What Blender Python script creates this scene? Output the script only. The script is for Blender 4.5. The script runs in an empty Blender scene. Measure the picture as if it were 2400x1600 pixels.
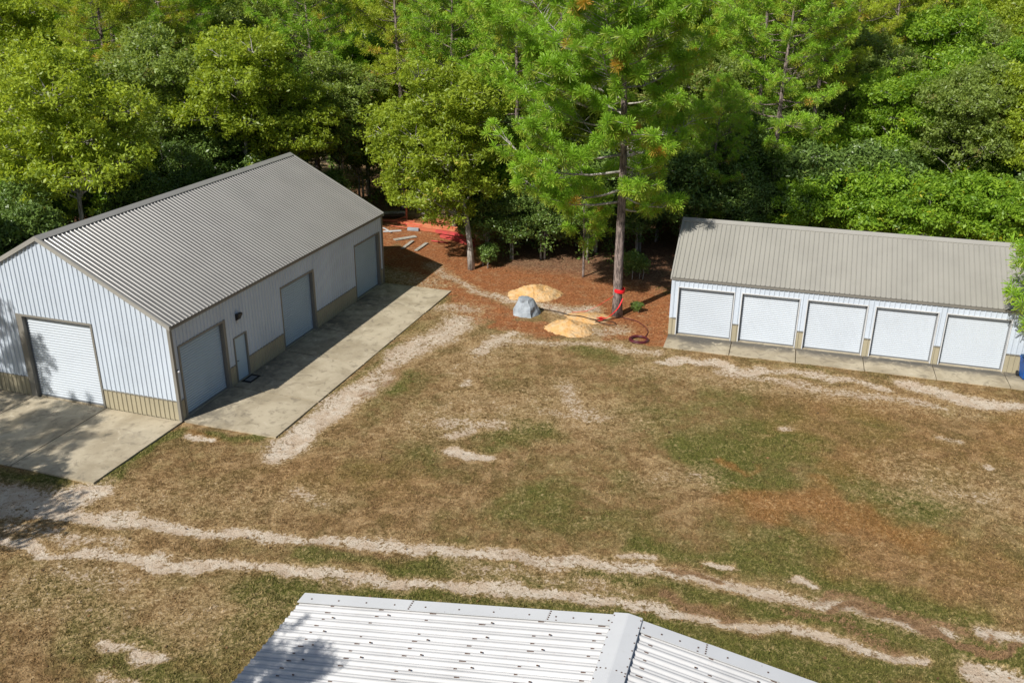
import bpy, math, random
import numpy as np
from mathutils import Vector, Matrix
R_ = math.radians
random.seed(7)
RNG = np.random.default_rng(11)
scene = bpy.context.scene
COL = scene.collection

# ---------------------------------------------------------------- camera, sky, sun, exposure
cam = bpy.data.cameras.new('camera')
cam.sensor_width = 36.0
cam.lens = 2124.35 / 2400 * 36
cam.clip_end = 2000
camo = bpy.data.objects.new('camera', cam)
COL.objects.link(camo)
_f = Vector((0, 0.92641, -0.37652)); _r = Vector((0.99997, 0.00293, 0.00720)); _u = Vector((-0.00778, 0.37650, 0.92638))
camo.matrix_world = Matrix(((_r.x, _u.x, -_f.x, 0), (_r.y, _u.y, -_f.y, 0), (_r.z, _u.z, -_f.z, 17.07), (0, 0, 0, 1)))
scene.camera = camo

SUN_EL = 42.3
SUN_TRAVEL = 48.1            # compass angle the light travels towards, from +x
world = bpy.data.worlds.new('World')
scene.world = world
world.use_nodes = True
wn = world.node_tree.nodes; wl = world.node_tree.links
wn.clear()
sky = wn.new('ShaderNodeTexSky'); sky.sky_type = 'NISHITA'; sky.sun_disc = False
sky.sun_elevation = R_(SUN_EL)
_src = SUN_TRAVEL + 180
sky.sun_rotation = R_(90 - _src)
bg = wn.new('ShaderNodeBackground'); bg.inputs['Strength'].default_value = 0.07
wo = wn.new('ShaderNodeOutputWorld')
wl.new(sky.outputs[0], bg.inputs[0]); wl.new(bg.outputs[0], wo.inputs[0])
sun = bpy.data.lights.new('sun', 'SUN'); sun.energy = 4.9; sun.angle = R_(0.5); sun.color = (1.0, 0.955, 0.89)
suno = bpy.data.objects.new('sun', sun); COL.objects.link(suno)
_d = Vector((math.cos(R_(SUN_TRAVEL)) * math.cos(R_(SUN_EL)), math.sin(R_(SUN_TRAVEL)) * math.cos(R_(SUN_EL)), -math.sin(R_(SUN_EL))))
suno.rotation_euler = _d.to_track_quat('-Z', 'Y').to_euler()
suno.location = (-30, -30, 60)
vs = scene.view_settings
vs.view_transform = 'Standard'; vs.look = 'None'; vs.exposure = 0.30; vs.gamma = 1.0; vs.use_curve_mapping = False
scene.render.engine = 'CYCLES'
scene.cycles.max_bounces = 6
scene.cycles.diffuse_bounces = 4
scene.cycles.glossy_bounces = 2
scene.cycles.transmission_bounces = 3

# ---------------------------------------------------------------- helpers
def link(o, parent=None):
    COL.objects.link(o)
    if parent is not None: o.parent = parent
    return o

def tag(o, label=None, cat=None, group=None, kind=None):
    if label: o['label'] = label
    if cat: o['category'] = cat
    if group: o['group'] = group
    if kind: o['kind'] = kind
    return o

def thing(name, label, cat, loc=(0, 0, 0), rz=0.0, group=None):
    o = bpy.data.objects.new(name, None)
    o.empty_display_size = 0.3
    o.location = loc; o.rotation_euler = (0, 0, rz)
    link(o)
    return tag(o, label, cat, group)

class MB:
    """collects faces; build() links them as ONE mesh object"""
    def __init__(s): s.v = []; s.f = []; s.m = []
    def quad(s, a, b, c, d, m=0):
        n = len(s.v); s.v += [a, b, c, d]; s.f.append((n, n + 1, n + 2, n + 3)); s.m.append(m)
    def add(s, vs_, fs_, m=0):
        n = len(s.v); s.v += [tuple(p) for p in vs_]
        for f in fs_: s.f.append(tuple(i + n for i in f)); s.m.append(m)
    def box(s, x0, y0, z0, x1, y1, z1, m=0):
        if x0 > x1: x0, x1 = x1, x0
        if y0 > y1: y0, y1 = y1, y0
        if z0 > z1: z0, z1 = z1, z0
        s.add([(x0, y0, z0), (x1, y0, z0), (x1, y1, z0), (x0, y1, z0), (x0, y0, z1), (x1, y0, z1), (x1, y1, z1), (x0, y1, z1)],
              [(0, 3, 2, 1), (4, 5, 6, 7), (0, 1, 5, 4), (1, 2, 6, 5), (2, 3, 7, 6), (3, 0, 4, 7)], m)
    def beam(s, a, b, w, h, m=0, up=(0, 0, 1)):
        a = Vector(a); b = Vector(b); d = (b - a).normalized(); u = Vector(up)
        r = d.cross(u)
        if r.length < 1e-4: r = d.cross(Vector((1, 0, 0)))
        r.normalize(); u = r.cross(d).normalized()
        P = []
        for e in (a, b):
            for i, j in ((-1, -1), (1, -1), (1, 1), (-1, 1)): P.append(tuple(e + r * (i * w / 2) + u * (j * h / 2)))
        s.add(P, [(3, 2, 1, 0), (4, 5, 6, 7), (0, 1, 5, 4), (1, 2, 6, 5), (2, 3, 7, 6), (3, 0, 4, 7)], m)
    def tube(s, pts, rads, n=6, m=0, caps=True):
        pts = [Vector(p) for p in pts]
        if not hasattr(rads, '__len__'): rads = [rads] * len(pts)
        base = len(s.v); ref = Vector((0.31, 0.17, 0.93))
        for i, p in enumerate(pts):
            d = (pts[min(i + 1, len(pts) - 1)] - pts[max(i - 1, 0)])
            if d.length < 1e-6: d = Vector((0, 0, 1))
            d.normalize()
            a = d.cross(ref)
            if a.length < 1e-3: a = d.cross(Vector((1, 0, 0)))
            a.normalize(); b = d.cross(a)
            for k in range(n):
                t = 2 * math.pi * k / n
                s.v.append(tuple(p + (a * math.cos(t) + b * math.sin(t)) * rads[i]))
        for i in range(len(pts) - 1):
            for k in range(n):
                q = (k + 1) % n
                s.f.append((base + i * n + k, base + i * n + q, base + (i + 1) * n + q, base + (i + 1) * n + k)); s.m.append(m)
        if caps:
            s.f.append(tuple(base + k for k in range(n))[::-1]); s.m.append(m)
            s.f.append(tuple(base + (len(pts) - 1) * n + k for k in range(n))); s.m.append(m)
    def mesh(s, name, mats, smooth=False):
        me = bpy.data.meshes.new(name)
        me.from_pydata([tuple(v) for v in s.v], [], s.f)
        if not isinstance(mats, (list, tuple)): mats = [mats]
        for m in mats: me.materials.append(m)
        me.polygons.foreach_set('material_index', s.m)
        if smooth: me.polygons.foreach_set('use_smooth', [True] * len(s.f))
        me.update()
        return me
    def build(s, name, mats, parent=None, smooth=False, bevel=0):
        o = bpy.data.objects.new(name, s.mesh(name, mats, smooth))
        link(o, parent)
        if bevel:
            b = o.modifiers.new('bevel', 'BEVEL'); b.width = bevel; b.segments = 2; b.limit_method = 'ANGLE'
        return o

def np_mesh(name, verts, faces_per, nv, mats, color=None, cname='tint'):
    """verts (N,3); faces are consecutive groups of nv vertices"""
    me = bpy.data.meshes.new(name)
    N = len(verts); F = N // nv
    me.vertices.add(N); me.vertices.foreach_set('co', verts.astype(np.float32).ravel())
    me.loops.add(N); me.loops.foreach_set('vertex_index', np.arange(N, dtype=np.int32))
    me.polygons.add(F); me.polygons.foreach_set('loop_start', np.arange(0, N, nv, dtype=np.int32))
    me.polygons.foreach_set('loop_total', np.full(F, nv, dtype=np.int32))
    for m in mats: me.materials.append(m)
    if color is not None:
        a = me.attributes.new(cname, 'FLOAT_COLOR', 'POINT')
        a.data.foreach_set('color', color.astype(np.float32).ravel())
    me.update(calc_edges=True)
    return me

# ---------------------------------------------------------------- materials
class NT:
    def __init__(s, name):
        s.mat = bpy.data.materials.new(name); s.mat.use_nodes = True
        s.t = s.mat.node_tree; s.t.nodes.clear()
        s.out = s.t.nodes.new('ShaderNodeOutputMaterial')
    def n(s, typ, **k):
        x = s.t.nodes.new(typ)
        for a, b in k.items():
            if a.startswith('i_'):
                x.inputs[a[2:].replace('_', ' ')].default_value = b
            else: setattr(x, a, b)
        return x
    def l(s, a, b): s.t.links.new(a, b)
    def pos(s, local=True, scale=(1, 1, 1)):
        tc = s.n('ShaderNodeTexCoord')
        m = s.n('ShaderNodeMapping'); m.inputs['Scale'].default_value = scale
        s.l(tc.outputs['Object'], m.inputs[0]); return m.outputs[0]
    def noise(s, vec, scale, detail=4, rough=.55, dist=0):
        x = s.n('ShaderNodeTexNoise'); x.inputs['Scale'].default_value = scale; x.inputs['Detail'].default_value = detail
        x.inputs['Roughness'].default_value = rough; x.inputs['Distortion'].default_value = dist
        if vec is not None: s.l(vec, x.inputs['Vector'])
        return x.outputs['Fac']
    def math(s, op, a, b=None, c=None, clamp=False):
        x = s.n('ShaderNodeMath', operation=op, use_clamp=clamp)
        for i, v in enumerate((a, b, c)):
            if v is None: continue
            if isinstance(v, (int, float)): x.inputs[i].default_value = v
            else: s.l(v, x.inputs[i])
        return x.outputs[0]
    def ramp(s, fac, lo, hi):
        x = s.n('ShaderNodeMapRange', interpolation_type='SMOOTHSTEP')
        s.l(fac, x.inputs['Value']); x.inputs['From Min'].default_value = lo; x.inputs['From Max'].default_value = hi
        return x.outputs[0]
    def mix(s, fac, a, b, typ='MIX'):
        x = s.n('ShaderNodeMix', data_type='RGBA', blend_type=typ)
        if isinstance(fac, (int, float)): x.inputs[0].default_value = fac
        else: s.l(fac, x.inputs[0])
        for v, i in ((a, 6), (b, 7)):
            if isinstance(v, tuple): x.inputs[i].default_value = (*v[:3], 1)
            else: s.l(v, x.inputs[i])
        return x.outputs[2]
    def bsdf(s, color, rough=.6, metal=0, spec=.5, bump=None, bstr=.3, bdist=.02):
        b = s.n('ShaderNodeBsdfPrincipled')
        if isinstance(color, tuple): b.inputs['Base Color'].default_value = (*color[:3], 1)
        else: s.l(color, b.inputs['Base Color'])
        if isinstance(rough, (int, float)): b.inputs['Roughness'].default_value = rough
        else: s.l(rough, b.inputs['Roughness'])
        b.inputs['Metallic'].default_value = metal
        b.inputs['Specular IOR Level'].default_value = spec
        if bump is not None:
            x = s.n('ShaderNodeBump'); x.inputs['Strength'].default_value = bstr; x.inputs['Distance'].default_value = bdist
            s.l(bump, x.inputs['Height']); s.l(x.outputs[0], b.inputs['Normal'])
        s.l(b.outputs[0], s.out.inputs[0]); return b

def metal_sheet(name, col, rough=.38, var=.10, dirt=(0.25, 0.2, 0.15), dirt_amt=.12, scale=1.0):
    t = NT(name); gg = t.n('ShaderNodeNewGeometry'); p = gg.outputs['Position']
    mp = t.n('ShaderNodeMapping'); mp.inputs['Scale'].default_value = (3, 3, .6); t.l(p, mp.inputs[0])
    n1 = t.noise(p, .7 * scale, 5); n2 = t.noise(p, 9, 3)
    c = t.mix(t.ramp(n1, .35, .75), col, tuple(v * (1 - var) for v in col))
    d = t.math('MULTIPLY', t.ramp(t.noise(mp.outputs[0], 2.2, 6, .7), .52, .8), dirt_amt)
    c = t.mix(d, c, dirt)
    oi = t.n('ShaderNodeObjectInfo')
    c = t.mix(t.math('MULTIPLY', oi.outputs['Random'], .13), c, (0.5 * col[0], 0.5 * col[1], 0.5 * col[2]))
    r = t.math('ADD', t.math('MULTIPLY', n2, .15), rough - .07)
    t.bsdf(c, r, 0, .5, bump=n1, bstr=.15, bdist=.01)
    return t.mat

M = {}
M['white'] = metal_sheet('white_sheet_metal', (.51, .57, .64), .42, .08)
M['door_white'] = metal_sheet('white_roller_door', (.57, .62, .67), .4, .05, dirt_amt=.10)
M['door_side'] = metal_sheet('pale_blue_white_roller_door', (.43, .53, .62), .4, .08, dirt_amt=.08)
M['taupe'] = metal_sheet('taupe_trim_metal', (.20, .19, .165), .45, .1)
M['tan'] = metal_sheet('tan_wainscot_metal', (.36, .32, .22), .5, .14, dirt_amt=.2)
M['roof_a'] = metal_sheet('grey_taupe_roof_metal', (.195, .188, .172), .32, .12, dirt_amt=.10)
M['roof_b'] = metal_sheet('light_taupe_roof_metal', (.29, .28, .245), .42, .10, dirt_amt=.12)
M['rooftrim'] = metal_sheet('roof_trim_metal', (.30, .29, .26), .4, .1)
M['cwhite'] = metal_sheet('weathered_white_roof_metal', (.53, .53, .525), .5, .16, dirt=(.35, .28, .25), dirt_amt=.35)
M['ctrim'] = metal_sheet('pale_grey_flashing', (.55, .56, .565), .4, .08)
M['darkgap'] = metal_sheet('dark_gap', (.03, .03, .035), .8, .0)
M['screw'] = metal_sheet('rusty_screw', (.09, .05, .035), .8, .2)
M['seal'] = metal_sheet('grey_bottom_seal', (.16, .17, .18), .6, .1)
M['black'] = metal_sheet('black_plastic', (.02, .02, .022), .5, .1)
M['pdoor'] = metal_sheet('steel_entry_door', (.38, .50, .60), .4, .05)

def concrete():
    t = NT('stained_concrete')
    g = t.n('ShaderNodeNewGeometry'); p = g.outputs['Position']
    n1 = t.noise(p, .55, 6, .6, .6); n2 = t.noise(p, 2.3, 6, .65, .8); n3 = t.noise(p, 26, 3)
    c = t.mix(t.ramp(n1, .35, .68), (.45, .39, .28), (.31, .26, .175))
    c = t.mix(t.math('MULTIPLY', t.ramp(n2, .52, .66), .62), c, (.18, .15, .105))
    c = t.mix(t.math('MULTIPLY', t.ramp(n2, .42, .28), .45), c, (.60, .54, .42))
    c = t.mix(t.math('MULTIPLY', t.ramp(n3, .6, .8), .25), c, (.22, .18, .13))
    a = t.n('ShaderNodeAttribute', attribute_name='grime')
    ga = t.math('MULTIPLY', a.outputs['Fac'], t.ramp(t.math('ADD', n2, t.math('MULTIPLY', a.outputs['Fac'], .12)), .38, .62))
    c = t.mix(t.math('MULTIPLY', ga, .85), c, (.085, .08, .07))
    oi = t.n('ShaderNodeObjectInfo')
    c = t.mix(t.math('MULTIPLY', oi.outputs['Random'], .14), c, (.25, .21, .15))
    t.bsdf(c, .85, 0, .3, bump=n3, bstr=.2, bdist=.01)
    return t.mat
M['concrete'] = concrete()

def flat(name, col, rough=.7, scale=6, var=.3, col2=None, bump=.3, bd=.02, spec=.3, local=True):
    t = NT(name); p = t.pos()
    n = t.noise(p, scale, 6, .65)
    c = t.mix(t.ramp(n, .35, .68), col, col2 or tuple(v * (1 - var) for v in col))
    t.bsdf(c, rough, 0, spec, bump=n, bstr=bump, bdist=bd)
    return t.mat
M['sandpile'] = flat('orange_sand', (.55, .31, .11), .95, 3, col2=(.54, .39, .22), bump=1.0, bd=.12)
M['rock'] = flat('grey_moulded_shell', (.34, .38, .41), .6, 2, col2=(.22, .25, .28), bump=.6, bd=.03)
M['redsteel'] = flat('red_oxide_steel', (.50, .13, .07), .55, 3, col2=(.42, .14, .07))
M['orangesteel'] = flat('orange_primer_steel', (.62, .24, .12), .5, 3, col2=(.52, .12, .06))
M['pinksteel'] = flat('bright_red_steel', (.60, .07, .08), .5, 3, col2=(.40, .08, .06))
M['greyboard'] = flat('weathered_grey_board', (.42, .40, .35), .9, 5, col2=(.25, .22, .17))
M['redstrap'] = flat('red_webbing', (.75, .012, .02), .6, 9, var=.15)
M['hose'] = flat('dark_red_hose', (.10, .016, .022), .4, 9, var=.3, spec=.5)
M['darkhose'] = flat('brown_cable', (.035, .018, .014), .6, 9, var=.3)
M['bin'] = flat('blue_plastic', (.008, .09, .36), .4, 3, var=.15, spec=.5, bump=.05)
M['binlid'] = flat('dark_blue_lid', (.008, .05, .14), .45, 3, var=.15, spec=.5, bump=.05)
M['mat_'] = flat('black_rubber_mat', (.015, .015, .015), .9)
M['straw_piece'] = flat('fallen_stick', (.16, .10, .06), .9)
M['wood'] = flat('dark_timber', (.09, .06, .04), .9)

def bark(name, a, b, vs_=1.0):
    t = NT(name)
    p = t.pos(scale=(1, 1, .22))
    n = t.noise(p, 9 * vs_, 6, .7, .4)
    n2 = t.noise(t.pos(), 1.3, 3)
    c = t.mix(t.ramp(n, .38, .62), a, b)
    c = t.mix(t.math('MULTIPLY', t.ramp(n2, .5, .7), .4), c, tuple(v * .55 for v in a))
    t.bsdf(c, .9, 0, .2, bump=n, bstr=.8, bdist=.04)
    return t.mat
M['bark_oak'] = bark('pale_grey_bark', (.20, .185, .16), (.50, .47, .42))
M['bark_dark'] = bark('dark_bark', (.035, .03, .026), (.12, .10, .085))
M['bark_pine'] = bark('pine_bark', (.075, .06, .055), (.30, .24, .21), 1.3)

def leaf(name, dark, light, accent, acc=.06, trans=.42, rough=.45, hue_rng=.35):
    t = NT(name)
    a = t.n('ShaderNodeAttribute', attribute_name='tint')
    sp = t.n('ShaderNodeSeparateColor'); t.l(a.outputs['Color'], sp.inputs[0])
    oi = t.n('ShaderNodeObjectInfo')
    base = t.mix(sp.outputs[0], dark, light)
    base = t.mix(t.math('MULTIPLY', oi.outputs['Random'], hue_rng), base, tuple((.55 * d + .2 * l) for d, l in zip(dark, light)))
    base = t.mix(t.ramp(sp.outputs[1], 1 - acc - .02, 1 - acc + .02), base, accent)
    if 'needle' in name: base = t.mix(t.math('MULTIPLY', sp.outputs[2], .5), base, (.46, .42, .06))
    b = t.n('ShaderNodeBsdfPrincipled'); t.l(base, b.inputs['Base Color']); b.inputs['Roughness'].default_value = rough
    b.inputs['Specular IOR Level'].default_value = .35
    tr = t.n('ShaderNodeBsdfTranslucent')
    tc = t.mix(.5, base, (light[0] * 1.6, light[1] * 1.5, light[2] * .6)); t.l(tc, tr.inputs[0])
    mx = t.n('ShaderNodeMixShader'); mx.inputs[0].default_value = trans
    t.l(b.outputs[0], mx.inputs[1]); t.l(tr.outputs[0], mx.inputs[2]); t.l(mx.outputs[0], t.out.inputs[0])
    return t.mat
M['leaf_oak'] = leaf('yellow_green_leaves', (.12, .19, .018), (.46, .56, .055), (.45, .36, .05), .03)
M['leaf_bright'] = leaf('bright_green_leaves', (.08, .19, .018), (.36, .53, .045), (.50, .44, .03), .04)
M['leaf_dark'] = leaf('dark_green_leaves', (.05, .10, .025), (.23, .34, .07), (.25, .23, .05), .04, .22, .35)
M['leaf_grey'] = leaf('dull_olive_leaves', (.10, .16, .03), (.36, .46, .10), (.24, .20, .07), .05)
M['needle'] = leaf('pine_needles', (.08, .19, .015), (.34, .57, .04), (.60, .28, .05), .018, .3, .5, .3)
M['needle_yellow'] = leaf('yellowing_pine_needles', (.13, .22, .015), (.43, .52, .035), (.55, .33, .05), .06, .3, .5, .2)

# ---------------------------------------------------------------- ground
MASKS = {'sand': [([(-8.99,30.7),(-8.58,31.39),(-8.35,32.65),(-7.93,33.61),(-7.3,35.04),(-6.53,36.57)],0.62,0.95),([(-6.47,36.8),(-5.93,38.46),(-5.45,40.25)],0.6,0.66),([(-6.36,35.48),(-5.79,37.83),(-5.4,39.88)],0.45,0.62),([(-5.4,39.88),(-4.59,41.62),(-3.35,42.91),(-2.78,45.07)],0.85,0.75),([(-3.77,46.91),(-2.36,46.94)],0.7,0.6),([(-2.19,30.84),(-1.53,30.41),(-0.81,30.23)],0.26,1.0),([(-2.66,33.01),(-1.54,33.03),(-0.43,33.05)],0.5,0.6),([(-2.32,32.06),(-1.86,32.39)],0.4,0.65),([(-2.02,36.97),(-1.92,37.34)],0.3,0.7),([(-1.53,40.48),(-0.89,41.87),(0.13,43.16)],0.4,0.75),([(2.36,36.78),(2.68,34.56),(3.44,33.65)],0.6,0.58),([(1.64,34.38),(3.93,33.82)],0.4,0.52),([(7.33,39.72),(8.29,40.1),(9.63,39.61),(10.77,38.44),(11.83,38.95)],0.34,0.85),([(11.83,38.95),(13.95,38.21),(15.59,37.67),(16.6,36.68)],0.32,0.7),([(9.92,38.52),(13.41,36.94),(16.75,35.68),(18.34,35.08)],0.45,0.62),([(17.74,37.25),(18.85,36.72),(19.72,35.73),(20.81,35.29),(22.04,35.14)],0.45,0.9),([(17.18,32.13),(17.69,31.99)],0.2,0.7),([(18.11,29.94),(18.18,29.88)],0.2,0.8),([(11.31,33.06),(11.45,33.06)],0.2,0.7),([(6.76,29.17),(6.96,29.11)],0.2,0.7),([(-18.12,26.12),(-15.8,26.25),(-13.61,25.84),(-12.03,25.69),(-9.89,25.19),(-7.89,25.05),(-5.88,24.86),(-3.83,24.6),(-1.55,24.12),(0.38,23.99),(2.15,23.68),(4.15,23.39),(5.96,22.97),(7.33,22.42),(8.68,22.02),(9.72,21.55)],0.28,0.82),([(9.72,21.55),(11.09,20.78),(12.3,20.58)],0.25,0.8),([(13.31,20.68),(13.75,20.54),(14.53,20.25)],0.25,0.9),([(-17.34,24.71),(-16.4,24.51),(-14.71,23.97),(-13.23,23.83),(-11.82,23.85),(-10.71,23.4),(-8.89,23.49),(-6.95,23.14),(-5.15,22.89),(-3.59,22.7),(-2.53,22.67),(-0.29,22.37),(1.15,22.07),(2.58,21.96)],0.29,0.82),([(2.58,22.0),(4.03,21.59),(5.16,21.25),(6.25,20.91),(7.62,20.78),(8.24,20.51),(9.22,20.05),(9.81,19.81),(10.38,19.54),(11.14,19.52)],0.19,0.85),([(12.63,18.99),(13.05,18.69),(13.5,18.3)],0.35,0.9),([(3.44,24.1),(4.5,23.97)],0.16,0.8),([(6.38,23.8),(6.82,23.67)],0.15,0.9),([(8.57,23.0),(9.12,22.67)],0.15,0.9),([(-1.27,23.37),(1.36,22.97),(3.26,22.48)],0.3,0.5),([(-19.24,27.6),(-17.38,27.2),(-15.85,26.81),(-15.05,27.66)],0.7,0.95),([(-18.41,26.64),(-14.39,26.17),(-12.85,25.93)],0.35,0.8),([(-16.64,25.5),(-14.81,24.91),(-12.32,24.58)],0.3,0.6),([(-11.09,19.7),(-10.37,19.66)],0.2,0.75),([(-10.02,19.5),(-9.37,19.44)],0.2,0.85),([(-10.33,18.43),(-9.69,18.48)],0.2,0.7),([(-12.97,31.78),(-11.87,31.51)],0.22,0.9),([(-5.15,54.75),(-3.64,52.2),(-2.54,50.77),(-1.37,49.11),(-0.26,48.19)],0.35,0.62),([(1.65,47.59),(2.78,46.38),(4.2,46.75)],0.6,0.72),([(-0.75,49.12),(0.34,48.2)],0.3,0.8),([(-0.86,42.55),(1.07,42.02),(4.26,41.92),(5.66,41.11),(7.08,40.76)],0.4,0.62),([(-7.86,52.93),(-6.21,52.13),(-4.86,51.35)],1.0,0.5),([(2.87,43.82),(4.62,43.55),(5.76,43.88)],0.6,0.6),([(-3.15,33.5),(-1.43,34.73),(0.02,34.35)],1.6,0.36),([(1.49,35.2),(3.92,33.62)],1.6,0.34),([(-2.38,38.77),(-0.43,41.99)],1.2,0.38),([(6.01,38.93),(9.72,37.56),(14.15,36.28),(19.08,34.68)],0.8,0.36),([(-14.53,22.15),(-11.84,21.79),(-8.43,20.88)],1.4,0.33),([(-13.22,26.85),(-8.81,26.92)],1.2,0.3),([(14.8,28.69),(17.49,27.85)],1.5,0.33),([(5.55,29.15),(7.07,28.87)],0.8,0.36),([(-7.53,27.77),(-6.51,27.22)],0.5,0.5),([(16.25,28.12),(17.04,27.56)],0.8,0.48),([(-13.91,22.99),(-11.46,22.4)],0.6,0.47),([(-33.42,98.95),(-27.25,96.6),(-19.14,92.05),(-15.99,99.74)],9,0.55)],'straw': [([(-9.19,62.81),(-6.15,62.9),(-4.12,59.65)],3.0,1.0),([(-6.97,56.56),(-3.17,53.05)],1.8,1.0),([(-3.17,53.05),(-1.05,51.44),(1.24,51.1),(3.8,51.56),(7.32,53.31),(9.71,55.14)],2.6,1.0),([(-1.91,47.3),(-0.01,44.69),(1.32,43.79)],1.0,0.9),([(-2.91,48.34),(-1.16,45.63)],1.2,0.7),([(3.12,48.48),(4.7,47.1),(6.85,45.48),(7.97,48.59)],1.7,1.0),([(5.25,43.27),(6.57,43.3),(7.47,42.73)],0.9,0.9)],'green': [([(7.69,37.06),(13.97,33.03)],2.0,0.3),([(6.52,34.46),(7.85,32.93),(10.67,33.74)],1.5,0.5),([(0.77,26.51),(4.36,26.04),(7.08,25.33)],1.0,0.45),([(11.37,30.19),(15.58,28.7)],1.2,0.4),([(-4.1,30.94),(-2.29,28.73)],0.8,0.4),([(4.18,40.97),(6.92,37.05)],0.8,0.35),([(-14.02,21.38),(-12.47,21.78)],0.8,0.4),([(7.84,31.13),(8.92,30.81),(10.73,31.53)],1.3,0.9),([(7.91,29.19),(9.14,29.05)],1.0,0.8),([(12.91,28.84),(13.33,28.02),(14.97,26.88)],0.9,0.6),([(8.25,24.39),(9.48,23.95)],1.1,0.6),([(-1.13,31.2),(0.03,32.06),(0.95,32.37)],0.8,0.65),([(-5.24,36.91),(-4.9,37.29)],0.6,0.6),([(2.42,23.2),(3.94,22.75),(5.44,22.44),(6.37,22.01),(8.12,21.49),(9.14,20.81),(11.31,20.22)],0.3,1),([(-6.71,24.05),(-5.32,23.85),(-2.61,23.57),(0.06,23.06),(2.4,22.94)],0.28,0.75),([(-7.07,22.25),(-3.71,21.89),(-1.2,21.92),(1.31,21.66),(3.15,21.39),(4.85,20.49),(6.98,19.49),(9.13,19.03),(11.26,18.74),(13.99,19.24)],0.8,0.85),([(-11.89,20.48),(-9.89,19.3),(-7.8,18.84),(-6.84,20.36)],0.8,0.65),([(-8.76,18.37),(-7.0,18.39)],1,0.6),([(4.16,24.45),(6.8,24.03),(9.25,23.18),(11.41,21.97),(13.62,21.33)],0.5,0.8),([(11.76,19.88),(12.85,19.72)],0.8,0.9),([(-14.66,28.54),(-14.32,29.63),(-13.95,30.79),(-13.62,32.2)],0.3,1),([(-18.82,29.09),(-16.59,28.37),(-14.96,27.81)],0.3,0.9),([(-12.27,32.22),(-10.76,31.7),(-9.33,31.38)],0.3,0.8),([(-8.95,32.64),(-8.03,35.03),(-7.0,37.72),(-5.89,41.32)],0.25,0.7),([(4.61,27.95),(7.19,25.83),(5.11,25.3)],1.2,0.35),([(17.35,37.24),(19.1,36.82)],0.2,0.9),([(15.44,25.44),(15.47,23.8)],1.5,0.4),([(6.85,49.3),(8.18,50.09)],0.9,0.5),([(9.43,53.37),(8.08,55.1)],0.8,0.45)],'orange': [([(12.22,33.0),(16.55,30.93)],2.2,0.45),([(10.91,24.19),(15.14,23.15)],1.5,0.5),([(8.82,27.17),(11.24,27.07),(12.33,26.28),(13.03,25.41)],1.0,0.9),([(13.06,30.32),(13.42,29.58)],1.2,0.6),([(13.13,35.53),(16.33,34.84)],1.8,0.55),([(8.47,30.24),(9.22,30.0)],0.3,0.9),([(19.18,31.18),(21.46,34.72)],1.3,0.5),([(12.37,24.44),(13.92,23.34)],1.4,0.5),([(-7.92,29.57),(-4.58,28.4)],1.5,0.4),([(-12.04,27.7),(-8.81,26.92)],1.5,0.3),([(-12.99,31.85),(-11.87,31.51)],0.4,0.9),([(11.45,27.48),(11.68,28.64)],0.5,0.7)],'litter': [([(9.47,21.47),(10.42,21.01),(11.5,20.66),(12.46,20.14),(14.07,19.82)],0.25,0.75),([(8.11,21.45),(9.17,20.9),(10.47,19.86)],0.3,0.6),([(4.54,23.33),(5.96,23.14)],0.18,0.8),([(4.35,21.99),(5.29,21.61),(6.8,21.15)],0.25,0.7),([(-6.18,36.13),(-5.31,38.23),(-4.47,39.74)],0.4,0.5),([(-7.79,28.95),(-6.12,28.37)],0.6,0.3),([(8.94,22.14),(11.14,21.3),(13.27,20.59)],0.2,0.6),([(7.93,38.48),(13.41,36.94),(16.75,35.68)],0.5,0.35)]}

def smooth_noise(X, Y, cell, seed):
    r = np.random.default_rng(seed); G = r.random((256, 256))
    x = X / cell; y = Y / cell
    xi = np.floor(x).astype(int); yi = np.floor(y).astype(int)
    fx = x - xi; fy = y - yi; fx = fx * fx * (3 - 2 * fx); fy = fy * fy * (3 - 2 * fy)
    g = lambda a, b: G[a % 256, b % 256]
    return (g(xi, yi) * (1 - fx) + g(xi + 1, yi) * fx) * (1 - fy) + (g(xi, yi + 1) * (1 - fx) + g(xi + 1, yi + 1) * fx) * fy

def stroke_mask(X, Y, strokes, wob=.35):
    out = np.zeros_like(X)
    DX = X + (smooth_noise(X, Y, 1.1, 5) - .5) * wob * 2 + (smooth_noise(X, Y, .4, 8) - .5) * wob * .8
    DY = Y + (smooth_noise(X, Y, 1.1, 6) - .5) * wob * 2 + (smooth_noise(X, Y, .4, 9) - .5) * wob * .8
    for pts, r, w in strokes:
        for (ax, ay), (bx, by) in zip(pts[:-1], pts[1:]):
            m = 2.4 * r + .9
            sel = (X > min(ax, bx) - m) & (X < max(ax, bx) + m) & (Y > min(ay, by) - m) & (Y < max(ay, by) + m)
            if not sel.any(): continue
            x = DX[sel]; y = DY[sel]; dx, dy = bx - ax, by - ay; L = dx * dx + dy * dy + 1e-9
            t = np.clip(((x - ax) * dx + (y - ay) * dy) / L, 0, 1)
            d = np.hypot(x - ax - t * dx, y - ay - t * dy) / r
            k = np.clip((2.3 - d) / 2.1, 0, 1); k = k * k * (3 - 2 * k) * w
            out[sel] = np.maximum(out[sel], k)
    return out

def forest_line(X):
    """ground y beyond which the wood's floor of leaves and straw begins"""
    return np.interp(X, [-60, -27, -21, -12, -9.5, -6, -3.2, -1.5, 0, 4, 8, 14, 30, 60], [30, 36, 50, 58, 67, 70, 66, 55, 53.5, 52, 50, 50, 48, 44])

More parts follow.
